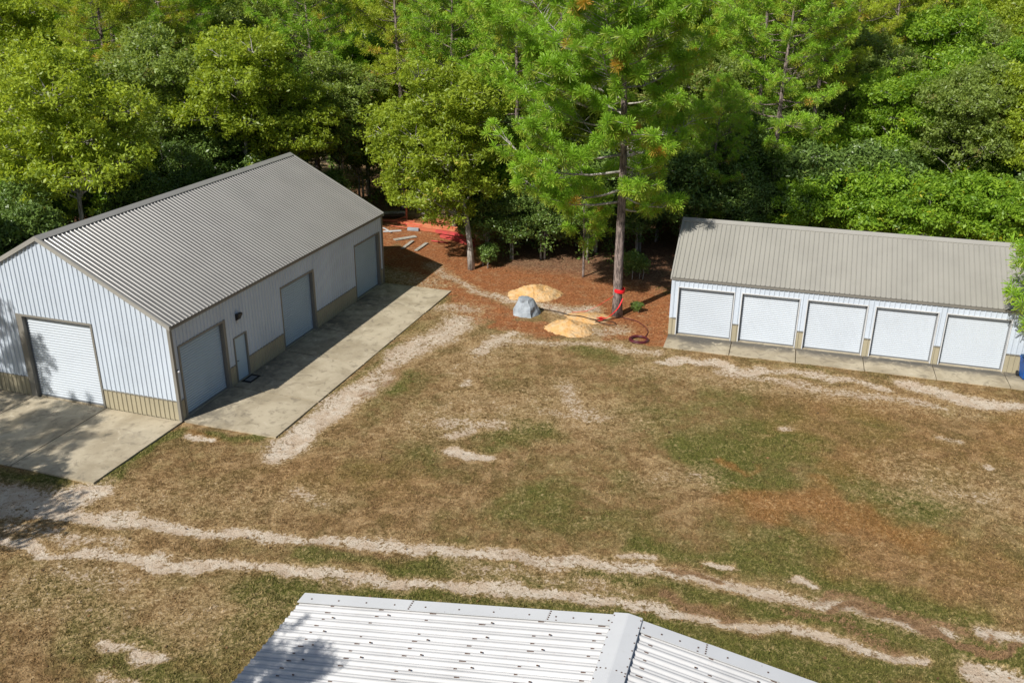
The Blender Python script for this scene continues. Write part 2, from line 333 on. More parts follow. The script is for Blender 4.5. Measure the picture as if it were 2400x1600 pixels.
def masks_at(X, Y):
    sand = stroke_mask(X, Y, MASKS['sand'], .26); straw = stroke_mask(X, Y, MASKS['straw'], .6)
    green = stroke_mask(X, Y, MASKS['green'], .5); orange = stroke_mask(X, Y, MASKS['orange'], .8)
    n = smooth_noise(X, Y, 3.1, 3) - .5
    litter = stroke_mask(X, Y, MASKS['litter'], .5)
    woods = np.clip((Y - forest_line(X) + n * 2) / 2.0, 0, 1)
    straw = np.maximum(straw, woods * .9)
    return sand, straw, green, orange, woods + 1j * litter

def ground_height(X, Y):
    h = (smooth_noise(X, Y, 5, 1) - .5) * .05 + (smooth_noise(X, Y, .7, 2) - .5) * .035
    far = np.clip((Y - 60) / 40, 0, 1)
    return h * np.clip((Y - 5) / 5, .3, 1) - .03 + far * smooth_noise(X, Y, 9, 4) * .3

def build_ground():
    xs = np.concatenate([-np.geomspace(700, 31, 22), np.arange(-30, 32, .125), np.geomspace(33, 700, 22)])
    ys = np.concatenate([-np.geomspace(400, 11, 12), np.arange(-10, 15, 1.0), np.arange(15, 58, .125), np.arange(58, 100, .6), np.geomspace(101, 900, 22)])
    X, Y = np.meshgrid(xs, ys)
    Z = ground_height(X, Y)
    sand, straw, green, orange, woods = masks_at(X, Y)
    # wheel ruts pressed in, grass slightly above the bare sand
    Z = Z - .03 * sand
    # beneath the concrete the soil lies lower
    for F in (FA, FB, FC):
        ox, oy, th, rects = F
        c, s_ = math.cos(th), math.sin(th)
        S = (X - ox) * c + (Y - oy) * s_; W = -(X - ox) * s_ + (Y - oy) * c
        for s0, s1, w0, w1 in rects:
            ins = (S > s0) & (S < s1) & (W > w0) & (W < w1)
            Z = np.where(ins, np.minimum(Z, -.06), Z)
            # soil laps the slab edge with a thin dark gap
    ny, nx = X.shape
    co = np.stack([X, Y, Z], -1).reshape(-1, 3)
    i = np.arange(ny - 1)[:, None] * nx + np.arange(nx - 1)[None, :]
    q = np.stack([i, i + 1, i + nx + 1, i + nx], -1).reshape(-1, 4)
    me = bpy.data.meshes.new('ground')
    me.vertices.add(len(co)); me.vertices.foreach_set('co', co.astype(np.float32).ravel())
    me.loops.add(q.size); me.loops.foreach_set('vertex_index', q.astype(np.int32).ravel())
    me.polygons.add(len(q)); me.polygons.foreach_set('loop_start', np.arange(0, q.size, 4, dtype=np.int32))
    me.polygons.foreach_set('loop_total', np.full(len(q), 4, np.int32))
    me.polygons.foreach_set('use_smooth', np.ones(len(q), bool))
    for nm, arr in (('mask_a', (sand, straw, green)), ('mask_b', (orange, woods.real, woods.imag))):
        a = me.attributes.new(nm, 'FLOAT_COLOR', 'POINT')
        a.data.foreach_set('color', np.stack([*arr, np.ones_like(X)], -1).astype(np.float32).ravel())
    me.update(calc_edges=True)
    o = bpy.data.objects.new('ground', me); me.materials.append(M['ground'])
    link(o); tag(o, kind='structure')
    return o

def ground_mat(name, blade=False):
    t = NT(name)
    g = t.n('ShaderNodeNewGeometry'); p = g.outputs['Position']
    a = t.n('ShaderNodeAttribute', attribute_name='mask_a'); b = t.n('ShaderNodeAttribute', attribute_name='mask_b')
    sa = t.n('ShaderNodeSeparateColor'); t.l(a.outputs['Color'], sa.inputs[0])
    sb = t.n('ShaderNodeSeparateColor'); t.l(b.outputs['Color'], sb.inputs[0])
    sand, straw, green = sa.outputs[0], sa.outputs[1], sa.outputs[2]
    orange, woods = sb.outputs[0], sb.outputs[1]
    nL = t.noise(p, .28, 4, .6, .3)
    nM = t.noise(p, 1.6, 5, .65, .5)
    nF = t.noise(p, 7.5, 5, .72, .6)
    nX = t.noise(p, 24, 4, .75)
    # dry lawn
    fine = t.math('ADD', t.math('MULTIPLY', nF, .55), t.math('MULTIPLY', nX, .45))
    dry = t.mix(t.ramp(fine, .36, .62), (.10, .060, .023), (.34, .215, .098))
    dry = t.mix(t.math('MULTIPLY', t.ramp(nM, .46, .60), .65), dry, (.42, .285, .145))
    dry = t.mix(t.math('MULTIPLY', t.ramp(t.noise(p, .42, 5, .72, .9), .48, .60), .8), dry, t.mix(t.ramp(fine, .36, .62), (.070, .048, .016), (.22, .155, .058)))
    grn = t.mix(t.ramp(fine, .36, .64), (.042, .052, .010), (.165, .180, .036))
    gm = t.math('ADD', t.math('MULTIPLY', green, 1.0), t.math('MULTIPLY', t.math('SUBTRACT', nL, .47), 2.2))
    gm = t.math('ADD', gm, t.math('MULTIPLY', t.math('SUBTRACT', nM, .5), 1.3))
    c = t.mix(t.math('MULTIPLY', t.ramp(gm, -.05, .9), .88), dry, grn)
    om = t.math('ADD', orange, t.math('MULTIPLY', t.math('SUBTRACT', nM, .5), 1.1))
    orc = t.mix(t.ramp(fine, .36, .64), (.14, .060, .016), (.43, .20, .065))
    c = t.mix(t.math('MULTIPLY', t.ramp(om, .10, 1.1), .75), c, orc)
    # straw
    st = t.mix(t.ramp(fine, .38, .62), (.15, .050, .018), (.46, .19, .075))
    st = t.mix(t.math('MULTIPLY', t.ramp(nM, .5, .7), .45), st, (.30, .17, .09))
    wd = t.mix(t.ramp(fine, .38, .62), (.05, .035, .02), (.27, .17, .11))
    st = t.mix(t.math('MULTIPLY', woods, .75), st, wd)
    sm = t.math('ADD', straw, t.math('MULTIPLY', t.math('SUBTRACT', t.math('ADD', t.math('MULTIPLY', nM, .6), t.math('MULTIPLY', nF, .4)), .5), 1.5))
    c = t.mix(t.ramp(sm, .38, .62), c, st)
    li = t.math('ADD', sb.outputs[2], t.math('MULTIPLY', t.math('SUBTRACT', t.math('ADD', t.math('MULTIPLY', nM, .4), t.math('MULTIPLY', nF, .6)), .5), 1.9))
    lic = t.mix(t.ramp(fine, .38, .62), (.10, .055, .025), (.36, .225, .12))
    # sand
    wht = t.mix(t.ramp(nM, .38, .62), (.63, .545, .435), (.52, .41, .30))
    wht = t.mix(t.math('MULTIPLY', t.ramp(nX, .5, .75), .35), wht, (.34, .25, .17))
    sd = t.math('ADD', t.math('MULTIPLY', nF, .55), t.math('ADD', t.math('MULTIPLY', nM, .3), t.math('MULTIPLY', nX, .15)))
    sdm = t.math('ADD', sand, t.math('MULTIPLY', t.math('SUBTRACT', sd, .5), 3.4))
    smask = t.ramp(sdm, .50, .72)
    c = t.mix(t.math('MULTIPLY', t.ramp(sdm, .0, .55), .75), c, t.mix(t.ramp(fine, .40, .60), (.22, .14, .065), (.52, .38, .20)))
    # small bare specks all over the lawn
    sp = t.math('MULTIPLY', t.ramp(t.math('ADD', t.math('MULTIPLY', nF, .7), t.math('MULTIPLY', nM, .3)), .60, .68), .7)
    sp = t.math('MULTIPLY', sp, t.math('SUBTRACT', 1.0, t.math('MAXIMUM', woods, green), clamp=True))
    c = t.mix(sp, c, (.50, .37, .24))
    fl = t.math('MULTIPLY', t.ramp(t.noise(p, 4.2, 6, .8, 1.2), .53, .60), .75)
    wht = t.mix(fl, wht, t.mix(t.ramp(fine, .40, .60), (.15, .09, .045), (.36, .25, .15)))
    c = t.mix(smask, c, wht)
    c = t.mix(t.ramp(li, .42, .66), c, lic)
    # organic dark litter
    c = t.mix(t.math('MULTIPLY', t.ramp(nX, .62, .75), .35), c, (.07, .045, .02))
    if blade:
        at = t.n('ShaderNodeAttribute', attribute_name='tint')
        sp2 = t.n('ShaderNodeSeparateColor'); t.l(at.outputs['Color'], sp2.inputs[0])
        c = t.mix(t.math('MULTIPLY', sp2.outputs[0], .30), c, (.40, .28, .13))
        c = t.mix(t.math('MULTIPLY', sp2.outputs[1], .5), c, (.06, .055, .015))
        t.bsdf(c, .9, 0, .15)
    else:
        h = t.math('ADD', t.math('MULTIPLY', nF, .6), t.math('MULTIPLY', nX, .4))
        t.bsdf(c, .95, 0, .12, bump=h, bstr=1.0, bdist=.10)
    return t.mat

FA_TH = R_(72.15); FB_TH = R_(-16.817)
FA = (-13.454, 33.043, FA_TH, [(-5.0, .1, .1, 12), (0, 18.9, -4.2, .5), (0, 19, 0, 11.3)])
FB = (8.03, 43.207, FB_TH, [(0.1, 20, -1.75, .1), (0, 17.1, 0, 6.7)])
FC = (2.38, 14.86, FA_TH, [(-14, -.4, -6.8, 6.8)])
M['ground'] = ground_mat('lawn_sand_and_straw')
M['blade'] = ground_mat('lawn_blades', True)
ground = build_ground()

def in_rects(X, Y, grow=0.05):
    ins = np.zeros(X.shape, bool)
    for ox, oy, th, rects in (FA, FB, FC):
        c, s_ = math.cos(th), math.sin(th)
        S = (X - ox) * c + (Y - oy) * s_; W = -(X - ox) * s_ + (Y - oy) * c
        for s0, s1, w0, w1 in rects:
            ins |= (S > s0 - grow - .12) & (S < s1 + grow + .12) & (W > w0 - grow - .12) & (W < w1 + grow + .12)
    return ins

def build_grass():
    N = 800000
    y = 16 + 40 * RNG.random(N) ** 1.0
    x = (RNG.random(N) - .5) * 2 * (y * .62 + 3)
    keep = ~in_rects(x, y) & (y < forest_line(x) + 1)
    x, y = x[keep], y[keep]
    sand, straw, green, orange, woods = masks_at(x, y)
    clump = smooth_noise(x, y, .35, 21) * .6 + smooth_noise(x, y, .12, 22) * .4
    keep = RNG.random(len(x)) < np.clip((1 - 1.25 * sand) * (.15 + 1.3 * clump), .02, 1)
    x, y, sand, straw, green, orange, woods, clump = [a[keep] for a in (x, y, sand, straw, green, orange, woods, clump)]
    n = len(x)
    z = ground_height(x, y) - .03 * sand
    h = (.018 + .040 * RNG.random(n)) * (.6 + .9 * clump) * (1 + .5 * green) * (1 - .4 * straw)
    a = RNG.random(n) * 6.283; w = .009 + .012 * RNG.random(n)
    lean = RNG.normal(0, .045, (n, 2)); dx, dy = np.cos(a) * w, np.sin(a) * w
    V = np.empty((n, 3, 3))
    V[:, 0] = np.stack([x - dx, y - dy, z - .005], -1); V[:, 1] = np.stack([x + dx, y + dy, z - .005], -1)
    V[:, 2] = np.stack([x + lean[:, 0], y + lean[:, 1], z + h], -1)
    r1 = (RNG.random(n) ** 2)[:, None]; r2 = (RNG.random(n) ** 2.5)[:, None]
    tint = np.repeat(np.concatenate([r1, r2, r1 * 0, r1 * 0 + 1], 1), 3, 0)
    me = np_mesh('lawn_grass', V.reshape(-1, 3), None, 3, [M['blade']], tint)
    rep = lambda A: np.repeat(np.stack([*A, np.ones(n)], -1), 3, 0)
    for nm, arr in (('mask_a', (sand, straw, green)), ('mask_b', (orange, woods.real, woods.imag))):
        at = me.attributes.new(nm, 'FLOAT_COLOR', 'POINT'); at.data.foreach_set('color', rep(arr).astype(np.float32).ravel())
    o = bpy.data.objects.new('lawn_grass', me); link(o)
    tag(o, 'short dry brown and green grass covering the yard between the buildings', 'grass', kind='stuff')
build_grass()

# ---------------------------------------------------------------- buildings
RIB = .2286
def rib_profile(a0, a1, pitch=RIB, h=.036, base=.075, top=.03, phase=0.0):
    """(a, offset) points of a flat sheet with raised ribs between a0 and a1"""
    pts = [(a0, 0.0)]
    k = math.floor((a0 - phase) / pitch) - 1
    while True:
        c = phase + k * pitch; k += 1
        if c - base / 2 > a1: break
        for d, o in ((-base / 2, 0), (-top / 2, h), (top / 2, h), (base / 2, 0)):
            if a0 < c + d < a1: pts.append((c + d, o))
    pts.append((a1, 0.0))
    return pts

def sheet(prof, P, lo, hi, extra=()):
    """P(a, off, t) -> point ; lo(a)/hi(a) the two ends"""
    mb = MB()
    pts = prof
    if extra:
        q = [p[0] for p in pts]
        for e in extra:
            if pts[0][0] < e < pts[-1][0]:
                for i in range(len(pts) - 1):
                    if pts[i][0] < e < pts[i + 1][0]:
                        f = (e - pts[i][0]) / (pts[i + 1][0] - pts[i][0])
                        pts = pts[:i + 1] + [(e, pts[i][1] * (1 - f) + pts[i + 1][1] * f)] + pts[i + 1:]; break
    n = len(pts)
    mb.v = [P(a, o, lo(a)) for a, o in pts] + [P(a, o, hi(a)) for a, o in pts]
    for i in range(n - 1): mb.f.append((i, i + 1, n + i + 1, n + i)); mb.m.append(0)
    return mb

def panels(name, parent, mat, a0, a1, P, lo, hi, width=RIB * 4, pitch=RIB, h=.036, base=.075, top=.03, brk=()):
    """one object per sheet, each four ribs wide"""
    k = math.floor(a0 / width + 1e-6)
    while k * width < a1 - 1e-4:
        s0 = max(a0, k * width); s1 = min(a1, (k + 1) * width)
        if s1 - s0 > .012:
            mb = sheet(rib_profile(s0, s1, pitch, h, base, top, pitch / 2), P, lo, hi, brk)
            mb.build(name, mat, parent)
        k += 1

def roller_door(parent, P, a0, a1, z0, z1, mat, slat=.105, rec=.16, flip=False):
    """P(a, depth, z): depth >0 goes into the wall"""
    d = bpy.data.objects.new('roller_door', None); link(d, parent)
    mb = MB(); z = z0 + .07; pts = []
    while z < z1:
        pts += [(z, .0), (z + slat * .30, -.008), (z + slat * .70, .0), (z + slat * .76, .035), (z + slat * .97, .035)]
        z += slat
    pts.append((z1, 0))
    pts = [p for p in pts if p[0] <= z1]
    n = len(pts)
    mb.v = [P(a0, rec + o, zz) for zz, o in pts] + [P(a1, rec + o, zz) for zz, o in pts]
    for i in range(n - 1): mb.f.append((i, n + i, n + i + 1, i + 1)); mb.m.append(0)
    mb.build('door_curtain', mat, d)
    mb = MB()
    def pbox(mb, a, b, d0, d1, za, zb):
        v = [P(x, y, z) for z in (za, zb) for y in (d0, d1) for x in (a, b)]
        mb.add(v, [(0, 1, 3, 2), (4, 6, 7, 5), (0, 4, 5, 1), (2, 3, 7, 6), (0, 2, 6, 4), (1, 5, 7, 3)])
    pbox(mb, a0 + .01, a1 - .01, rec - .02, rec + .03, z0 + .005, z0 + .075)
    mb.build('bottom_bar', M['seal'], d)
    for x0, x1 in ((a0 - .001, a0 + .05), (a1 - .05, a1 + .001)):
        mb = MB(); pbox(mb, x0, x1, rec - .035, rec - .022, z0 + .005, z1 - .002); mb.build('guide_rail', M['seal'], d)
    return d, pbox

# ---- building A : long garage, 19.05 x 11.4 m
A_L, A_W, A_H, A_R = 19.05, 11.41, 4.18, 3.02
bA = thing('metal_garage', 'large metal garage with grey ribbed roof, white gable wall and three side doors', 'building', (-13.454, 33.043, 0), FA_TH)
slopeA = A_R / (A_W / 2)
gab = lambda w: A_H + A_R - abs(w - A_W / 2) * slopeA
def P_side(s, o, z): return (s, -o, z)
def P_front(w, o, z): return (-o, w, z)
def P_back(w, o, z): return (A_L + o, w, z)
def P_left(s, o, z): return (s, A_W + o, z)
c_ = lambda v: (lambda a: v)
WN = .88
side_open = [(.42, 3.34, 3.12), (8.02, 10.84, 3.12), (15.58, 18.38, 3.12)]
# upper and wainscot panels on the yard side (openings include their jambs)
def wall_run(P, a0, a1, zt, opens, brk=()):
    cur = a0
    for (o0, o1, oz) in opens + [(a1, a1, None)]:
        if o0 - cur > .02:
            panels('wall_panel', bA, M['white'], cur, o0, P, c_(WN + .03), zt, brk=brk)
            panels('wainscot_panel', bA, M['tan'], cur, o0, P, c_(.02), c_(WN), brk=brk)
            mb = MB(); v = [P(x, y, z) for z in (WN - .005, WN + .035) for y in (-.01, .045) for x in (cur, o0)]
            mb.add(v, [(0, 1, 3, 2), (4, 6, 7, 5), (0, 4, 5, 1), (2, 3, 7, 6), (0, 2, 6, 4), (1, 5, 7, 3)])
            mb.build('wainscot_trim', M['taupe'], bA)
        if oz is not None:
            panels('wall_panel', bA, M['white'], o0, o1, P, c_(oz), zt, brk=brk)
        cur = o1
wall_run(P_side, .05, A_L - .05, c_(A_H), [(.32, 3.5, 3.2), (3.96, 4.98, 2.15), (7.92, 11.10, 3.2), (15.46, 18.66, 3.2)])
wall_run(P_front, .05, A_W - .05, gab, [(3.74, 7.60, 3.80)], brk=(A_W / 2,))
wall_run(P_left, 0.05, A_L - .05, c_(A_H), [])
wall_run(P_back, 0.05, A_W - .05, gab, [], brk=(A_W / 2,))
Pin_side = lambda s, d, z: (s, d, z)
Pin_front = lambda w, d, z: (d, w, z)
def jambs(P, a0, a1, z1, jw, mat, parent=bA, dep=.2, right=None):
    right = right or jw
    for x0, x1, z0, zz in ((a0, a0 + jw, 0.005, z1), (a1 - right, a1, 0.005, z1), (a0 + jw + .001, a1 - right - .001, z1 - .09, z1)):
        mb = MB(); v = [P(x, y, z) for z in (z0, zz) for y in (-.04, dep) for x in (x0, x1)]
        mb.add(v, [(0, 1, 3, 2), (4, 6, 7, 5), (0, 4, 5, 1), (2, 3, 7, 6), (0, 2, 6, 4), (1, 5, 7, 3)])
        mb.build('door_trim', mat, parent)
for (o0, o1, lo_) in ((.32, 3.5, 0), (7.92, 11.10, 0), (15.46, 18.66, 0)):
    jambs(Pin_side, o0, o1, 3.2, .09, M['taupe'], right=.17)
    roller_door(bA, Pin_side, o0 + .091, o1 - .171, .01, 3.109, M['door_side'], slat=.112, rec=.14)
jambs(Pin_front, 3.74, 7.60, 3.80, .09, M['taupe'], right=.30)
roller_door(bA, Pin_front, 3.831, 7.299, .01, 3.709, M['door_white'], slat=.118, rec=.16)
# entry door
pd = bpy.data.objects.new('entry_door', None); link(pd, bA)
mb = MB(); mb.box(4.04, .05, .03, 4.90, .09, 2.07); mb.build('door_leaf', M['pdoor'], pd, bevel=.004)
for b in ((3.965, -.035, .01, 4.035, .12, 2.145), (4.905, -.035, .01, 4.975, .12, 2.145), (4.036, -.035, 2.075, 4.904, .12, 2.145)):
    mb = MB(); mb.box(*b); mb.build('door_frame', M['taupe'] if b[2] < 1 else M['taupe'], pd)
mb = MB(); mb.tube([(4.11, .05, 1.0), (4.11, -.02, 1.0), (4.20, -.025, 1.0)], .014, 8); mb.build('door_handle', M['black'], pd)
mb = MB(); mb.box(4.04, .03, .015, 4.90, .08, .03); mb.build('threshold', M['seal'], pd)
# wall light and camera
wl_ = bpy.data.objects.new('wall_light', None); link(wl_, bA)
mb = MB(); mb.box(4.30, -.05, 2.86, 4.56, -.002, 3.16); mb.box(4.28, -.06, 3.06, 4.58, -.2, 3.18)
mb.add([(4.30, -.06, 3.05), (4.56, -.06, 3.05), (4.56, -.18, 3.05), (4.30, -.18, 3.05), (4.33, -.06, 2.9), (4.53, -.06, 2.9), (4.53, -.12, 2.9), (4.33, -.12, 2.9)],
       [(0, 1, 2, 3), (7, 6, 5, 4), (0, 4, 5, 1), (1, 5, 6, 2), (2, 6, 7, 3), (3, 7, 4, 0)])
mb.build('housing', M['black'], wl_, bevel=.006)
mb = MB(); mb.box(4.31, -.062, 2.74, 4.40, -.03, 2.855); mb.build('conduit_box', M['ctrim'], wl_)
sc_ = bpy.data.objects.new('security_camera', None); link(sc_, bA)
mb = MB(); mb.tube([(.12, 0, 2.22), (.12, -.05, 2.22)], .05, 10); mb.build('camera_base', M['black'], sc_)
mb = MB(); mb.tube([(.12, -.05, 2.20), (.12, -.08, 2.19), (.12, -.12, 2.17), (.12, -.14, 2.16)], [.055, .065, .05, .02], 10); mb.build('camera_dome', M['ctrim'], sc_, smooth=True)
# corner trims
for (x, y) in ((0, 0), (A_L, 0), (A_L, A_W), (0, A_W)):
    sx = -1 if x == 0 else 1; sy = -1 if y == 0 else 1
    mb = MB()
    mb.box(x + sx * .002 if sx > 0 else x - .042, y - sy * .09, .02, x + (.042 if sx > 0 else -.002), y + sy * .042, A_H - .01)
    mb.box(x - sx * .09, y + sy * .002, .021, x - sx * .003 + sx * .001, y + sy * .041, A_H - .011)
    mb.build('corner_trim', M['taupe'], bA)
# roof: each sheet four ribs wide, ridge to eave
OV = .12
run = A_W / 2 + OV; ez = A_H - OV * slopeA
sl = math.hypot(run, run * slopeA); nx_, nz_ = slopeA / math.hypot(1, slopeA), 1 / math.hypot(1, slopeA)
def P_roofR(s, o, t):  # t 0 at eave .. 1 at ridge
    return (s, -OV + run * t - nx_ * o, ez + .05 + run * slopeA * t + nz_ * o)
def P_roofL(s, o, t):
    return (s, A_W + OV - run * t + nx_ * o, ez + .05 + run * slopeA * t + nz_ * o)
panels('roof_panel', bA, M['roof_a'], -.08, A_L + .08, P_roofR, c_(0), c_(.985), h=.034, base=.075, top=.022)
panels('roof_panel', bA, M['roof_a'], -.08, A_L + .08, P_roofL, c_(0), c_(.985), h=.034, base=.075, top=.022)
# under-deck so no light gets through
mb = MB()
zr = ez + run * slopeA
mb.add([(-.07, -OV, ez), (A_L + .07, -OV, ez), (A_L + .07, A_W / 2, zr), (-.07, A_W / 2, zr), (-.07, A_W + OV, ez), (A_L + .07, A_W + OV, ez)],
       [(0, 1, 2, 3), (3, 2, 5, 4)])
mb.build('roof_deck', M['darkgap'], bA)
# ridge cap with dark closure, rake and eave trim
for sgn in (-1, 1):
    mb = MB(); y0 = A_W / 2; w_ = .26
    a = (y0 + sgn * .004, zr + .105); b = (y0 + sgn * w_, zr + .105 - w_ * slopeA)
    mb.quad((-.11, a[0], a[1]), (A_L + .11, a[0], a[1]), (A_L + .11, b[0], b[1]), (-.11, b[0], b[1]))
    mb.quad((-.11, b[0], b[1]), (A_L + .11, b[0], b[1]), (A_L + .11, b[0], b[1] - .03), (-.11, b[0], b[1] - .03))
    mb.build('ridge_cap', M['rooftrim'], bA)
    mb = MB(); mb.quad((-.06, b[0] - sgn * .02, b[1] - .02), (A_L + .06, b[0] - sgn * .02, b[1] - .02), (A_L + .06, b[0] - sgn * .02, b[1] - .08), (-.06, b[0] - sgn * .02, b[1] - .08))
    mb.build('rib_closure', M['darkgap'], bA)
    for x0, x1 in ((-.13, -.05), (A_L + .05, A_L + .13)):
        e = (y0 + sgn * (run + .01), ez + .095); r = (y0 + sgn * .003, zr + .098)
        mb = MB()
        mb.add([(x0, e[0], e[1]), (x1, e[0], e[1]), (x1, r[0], r[1]), (x0, r[0], r[1]), (x0, e[0], e[1] - .19), (x1, e[0], e[1] - .19), (x1, r[0], r[1] - .19), (x0, r[0], r[1] - .19)],
               [(0, 1, 2, 3), (7, 6, 5, 4), (0, 4, 5, 1), (1, 5, 6, 2), (2, 6, 7, 3), (3, 7, 4, 0)])
        mb.build('rake_trim', M['rooftrim'], bA)
    mb = MB(); yy = y0 + sgn * (run - .012); mb.box(-.045, yy, ez - .10, A_L + .045, yy - sgn * .02, ez + .045); mb.build('eave_trim', M['taupe'], bA)

# ---- building B : five-door storage row
B_L, B_W, B_H, B_R = 17.35, 6.83, 3.09, 2.10
bB = thing('storage_row_building', 'long low metal building with five white roller doors and light taupe roof', 'building', (8.03, 43.207, 0), FB_TH)
slB = B_R / (B_W / 2); runB = B_W / 2 + .1; ezB = B_H - .1 * slB
PB_front = lambda s, o, z: (s, -o, z)
def build_B():
    bays = [(k * 3.1 + .30, k * 3.1 + 3.09) for k in range(5)]
    cur = .03
    for (o0, o1) in bays + [(B_L - .03, None)]:
        if o0 - cur > .02:
            panels('wall_panel', bB, M['white'], cur, o0, PB_front, c_(.93), c_(B_H))
            panels('wainscot_panel', bB, M['tan'], cur, o0, PB_front, c_(.02), c_(.895))
            mb = MB(); mb.box(cur, .01, .885, o0, -.05, .925); mb.build('wainscot_trim', M['taupe'], bB)
        if o1 is None: break
        panels('wall_panel', bB, M['white'], o0, o1, PB_front, c_(2.60), c_(B_H))
        for x0, x1, z0, z1 in ((o0, o0 + .045, .005, 2.6), (o1 - .045, o1, .005, 2.6), (o0 + .046, o1 - .046, 2.545, 2.6)):
            mb = MB(); mb.box(x0, -.035, z0, x1, .24, z1); mb.build('door_trim', M['ctrim'], bB)
        roller_door(bB, lambda s, d, z: (s, d, z), o0 + .046, o1 - .046, .01, 2.544, M['door_white'], slat=.098, rec=.19)
        cur = o1
    gb = lambda w: B_H + B_R - abs(w - B_W / 2) * slB
    for P in (lambda w, o, z: (-o, w, z), lambda w, o, z: (B_L + o, w, z)):
        panels('wall_panel', bB, M['white'], .05, B_W - .05, P, c_(.93), gb, brk=(B_W / 2,))
        panels('wainscot_panel', bB, M['tan'], .05, B_W - .05, P, c_(.02), c_(.9))
    panels('wall_panel', bB, M['white'], .05, B_L - .05, lambda s, o, z: (s, B_W + o, z), c_(.93), c_(B_H))
    panels('wainscot_panel', bB, M['tan'], .05, B_L - .05, lambda s, o, z: (s, B_W + o, z), c_(.02), c_(.9))
    for (x, y) in ((0, 0), (B_L, 0), (B_L, B_W), (0, B_W)):
        sx = -1 if x == 0 else 1; sy = -1 if y == 0 else 1
        for za, zb, m_ in ((.02, .9, M['tan']), (.902, B_H - .01, M['taupe'] if y else M['white'])):
            mb = MB()
            mb.box(x + sx * .002, y - sy * .09, za, x + sx * .042, y + sy * .042, zb)
            mb.box(x - sx * .09, y + sy * .002, za + .001, x + sx * .001, y + sy * .041, zb - .001)
            mb.build('corner_trim', m_, bB)
    hyp = math.hypot(1, slB); nx2, nz2 = slB / hyp, 1 / hyp
    y0 = B_W / 2
    for sgn in (-1, 1):
        P = lambda s, o, t: (s, y0 + sgn * (runB - runB * t + nx2 * o), ezB + .05 + runB * slB * t + nz2 * o)
        panels('roof_panel', bB, M['roof_b'], -.07, B_L + .07, P, c_(0), c_(.98), h=.036, base=.06, top=.022)
        zr = ezB + runB * slB
        mb = MB(); w_ = .22; a = (y0 + sgn * .003, zr + .10); b = (y0 + sgn * w_, zr + .10 - w_ * slB)
        mb.quad((-.10, a[0], a[1]), (B_L + .10, a[0], a[1]), (B_L + .10, b[0], b[1]), (-.10, b[0], b[1]))
        mb.quad((-.10, b[0], b[1]), (B_L + .10, b[0], b[1]), (B_L + .10, b[0], b[1] - .03), (-.10, b[0], b[1] - .03))
        mb.build('ridge_cap', M['rooftrim'], bB)
        mb = MB(); mb.quad((-.05, b[0] - sgn * .02, b[1] - .02), (B_L + .05, b[0] - sgn * .02, b[1] - .02), (B_L + .05, b[0] - sgn * .02, b[1] - .07), (-.05, b[0] - sgn * .02, b[1] - .07))
        mb.build('rib_closure', M['darkgap'], bB)
        for x0, x1 in ((-.11, -.03), (B_L + .03, B_L + .11)):
            e = (y0 + sgn * (runB + .01), ezB + .092); r = (y0 + sgn * .003, zr + .095)
            mb = MB()
            mb.add([(x0, e[0], e[1]), (x1, e[0], e[1]), (x1, r[0], r[1]), (x0, r[0], r[1]), (x0, e[0], e[1] - .15), (x1, e[0], e[1] - .15), (x1, r[0], r[1] - .15), (x0, r[0], r[1] - .15)],
                   [(0, 1, 2, 3), (7, 6, 5, 4), (0, 4, 5, 1), (1, 5, 6, 2), (2, 6, 7, 3), (3, 7, 4, 0)])
            mb.build('rake_trim', M['rooftrim'], bB)
        mb = MB(); yy = y0 + sgn * (runB - .01); mb.box(-.028, yy, ezB - .09, B_L + .028, yy - sgn * .02, ezB + .045); mb.build('eave_trim', M['taupe'], bB)
    zr = ezB + runB * slB
    mb = MB()
    mb.add([(-.06, -.1, ezB), (B_L + .06, -.1, ezB), (B_L + .06, y0, zr), (-.06, y0, zr), (-.06, B_W + .1, ezB), (B_L + .06, B_W + .1, ezB)], [(0, 1, 2, 3), (3, 2, 5, 4)])
    mb.build('roof_deck', M['darkgap'], bB)
build_B()

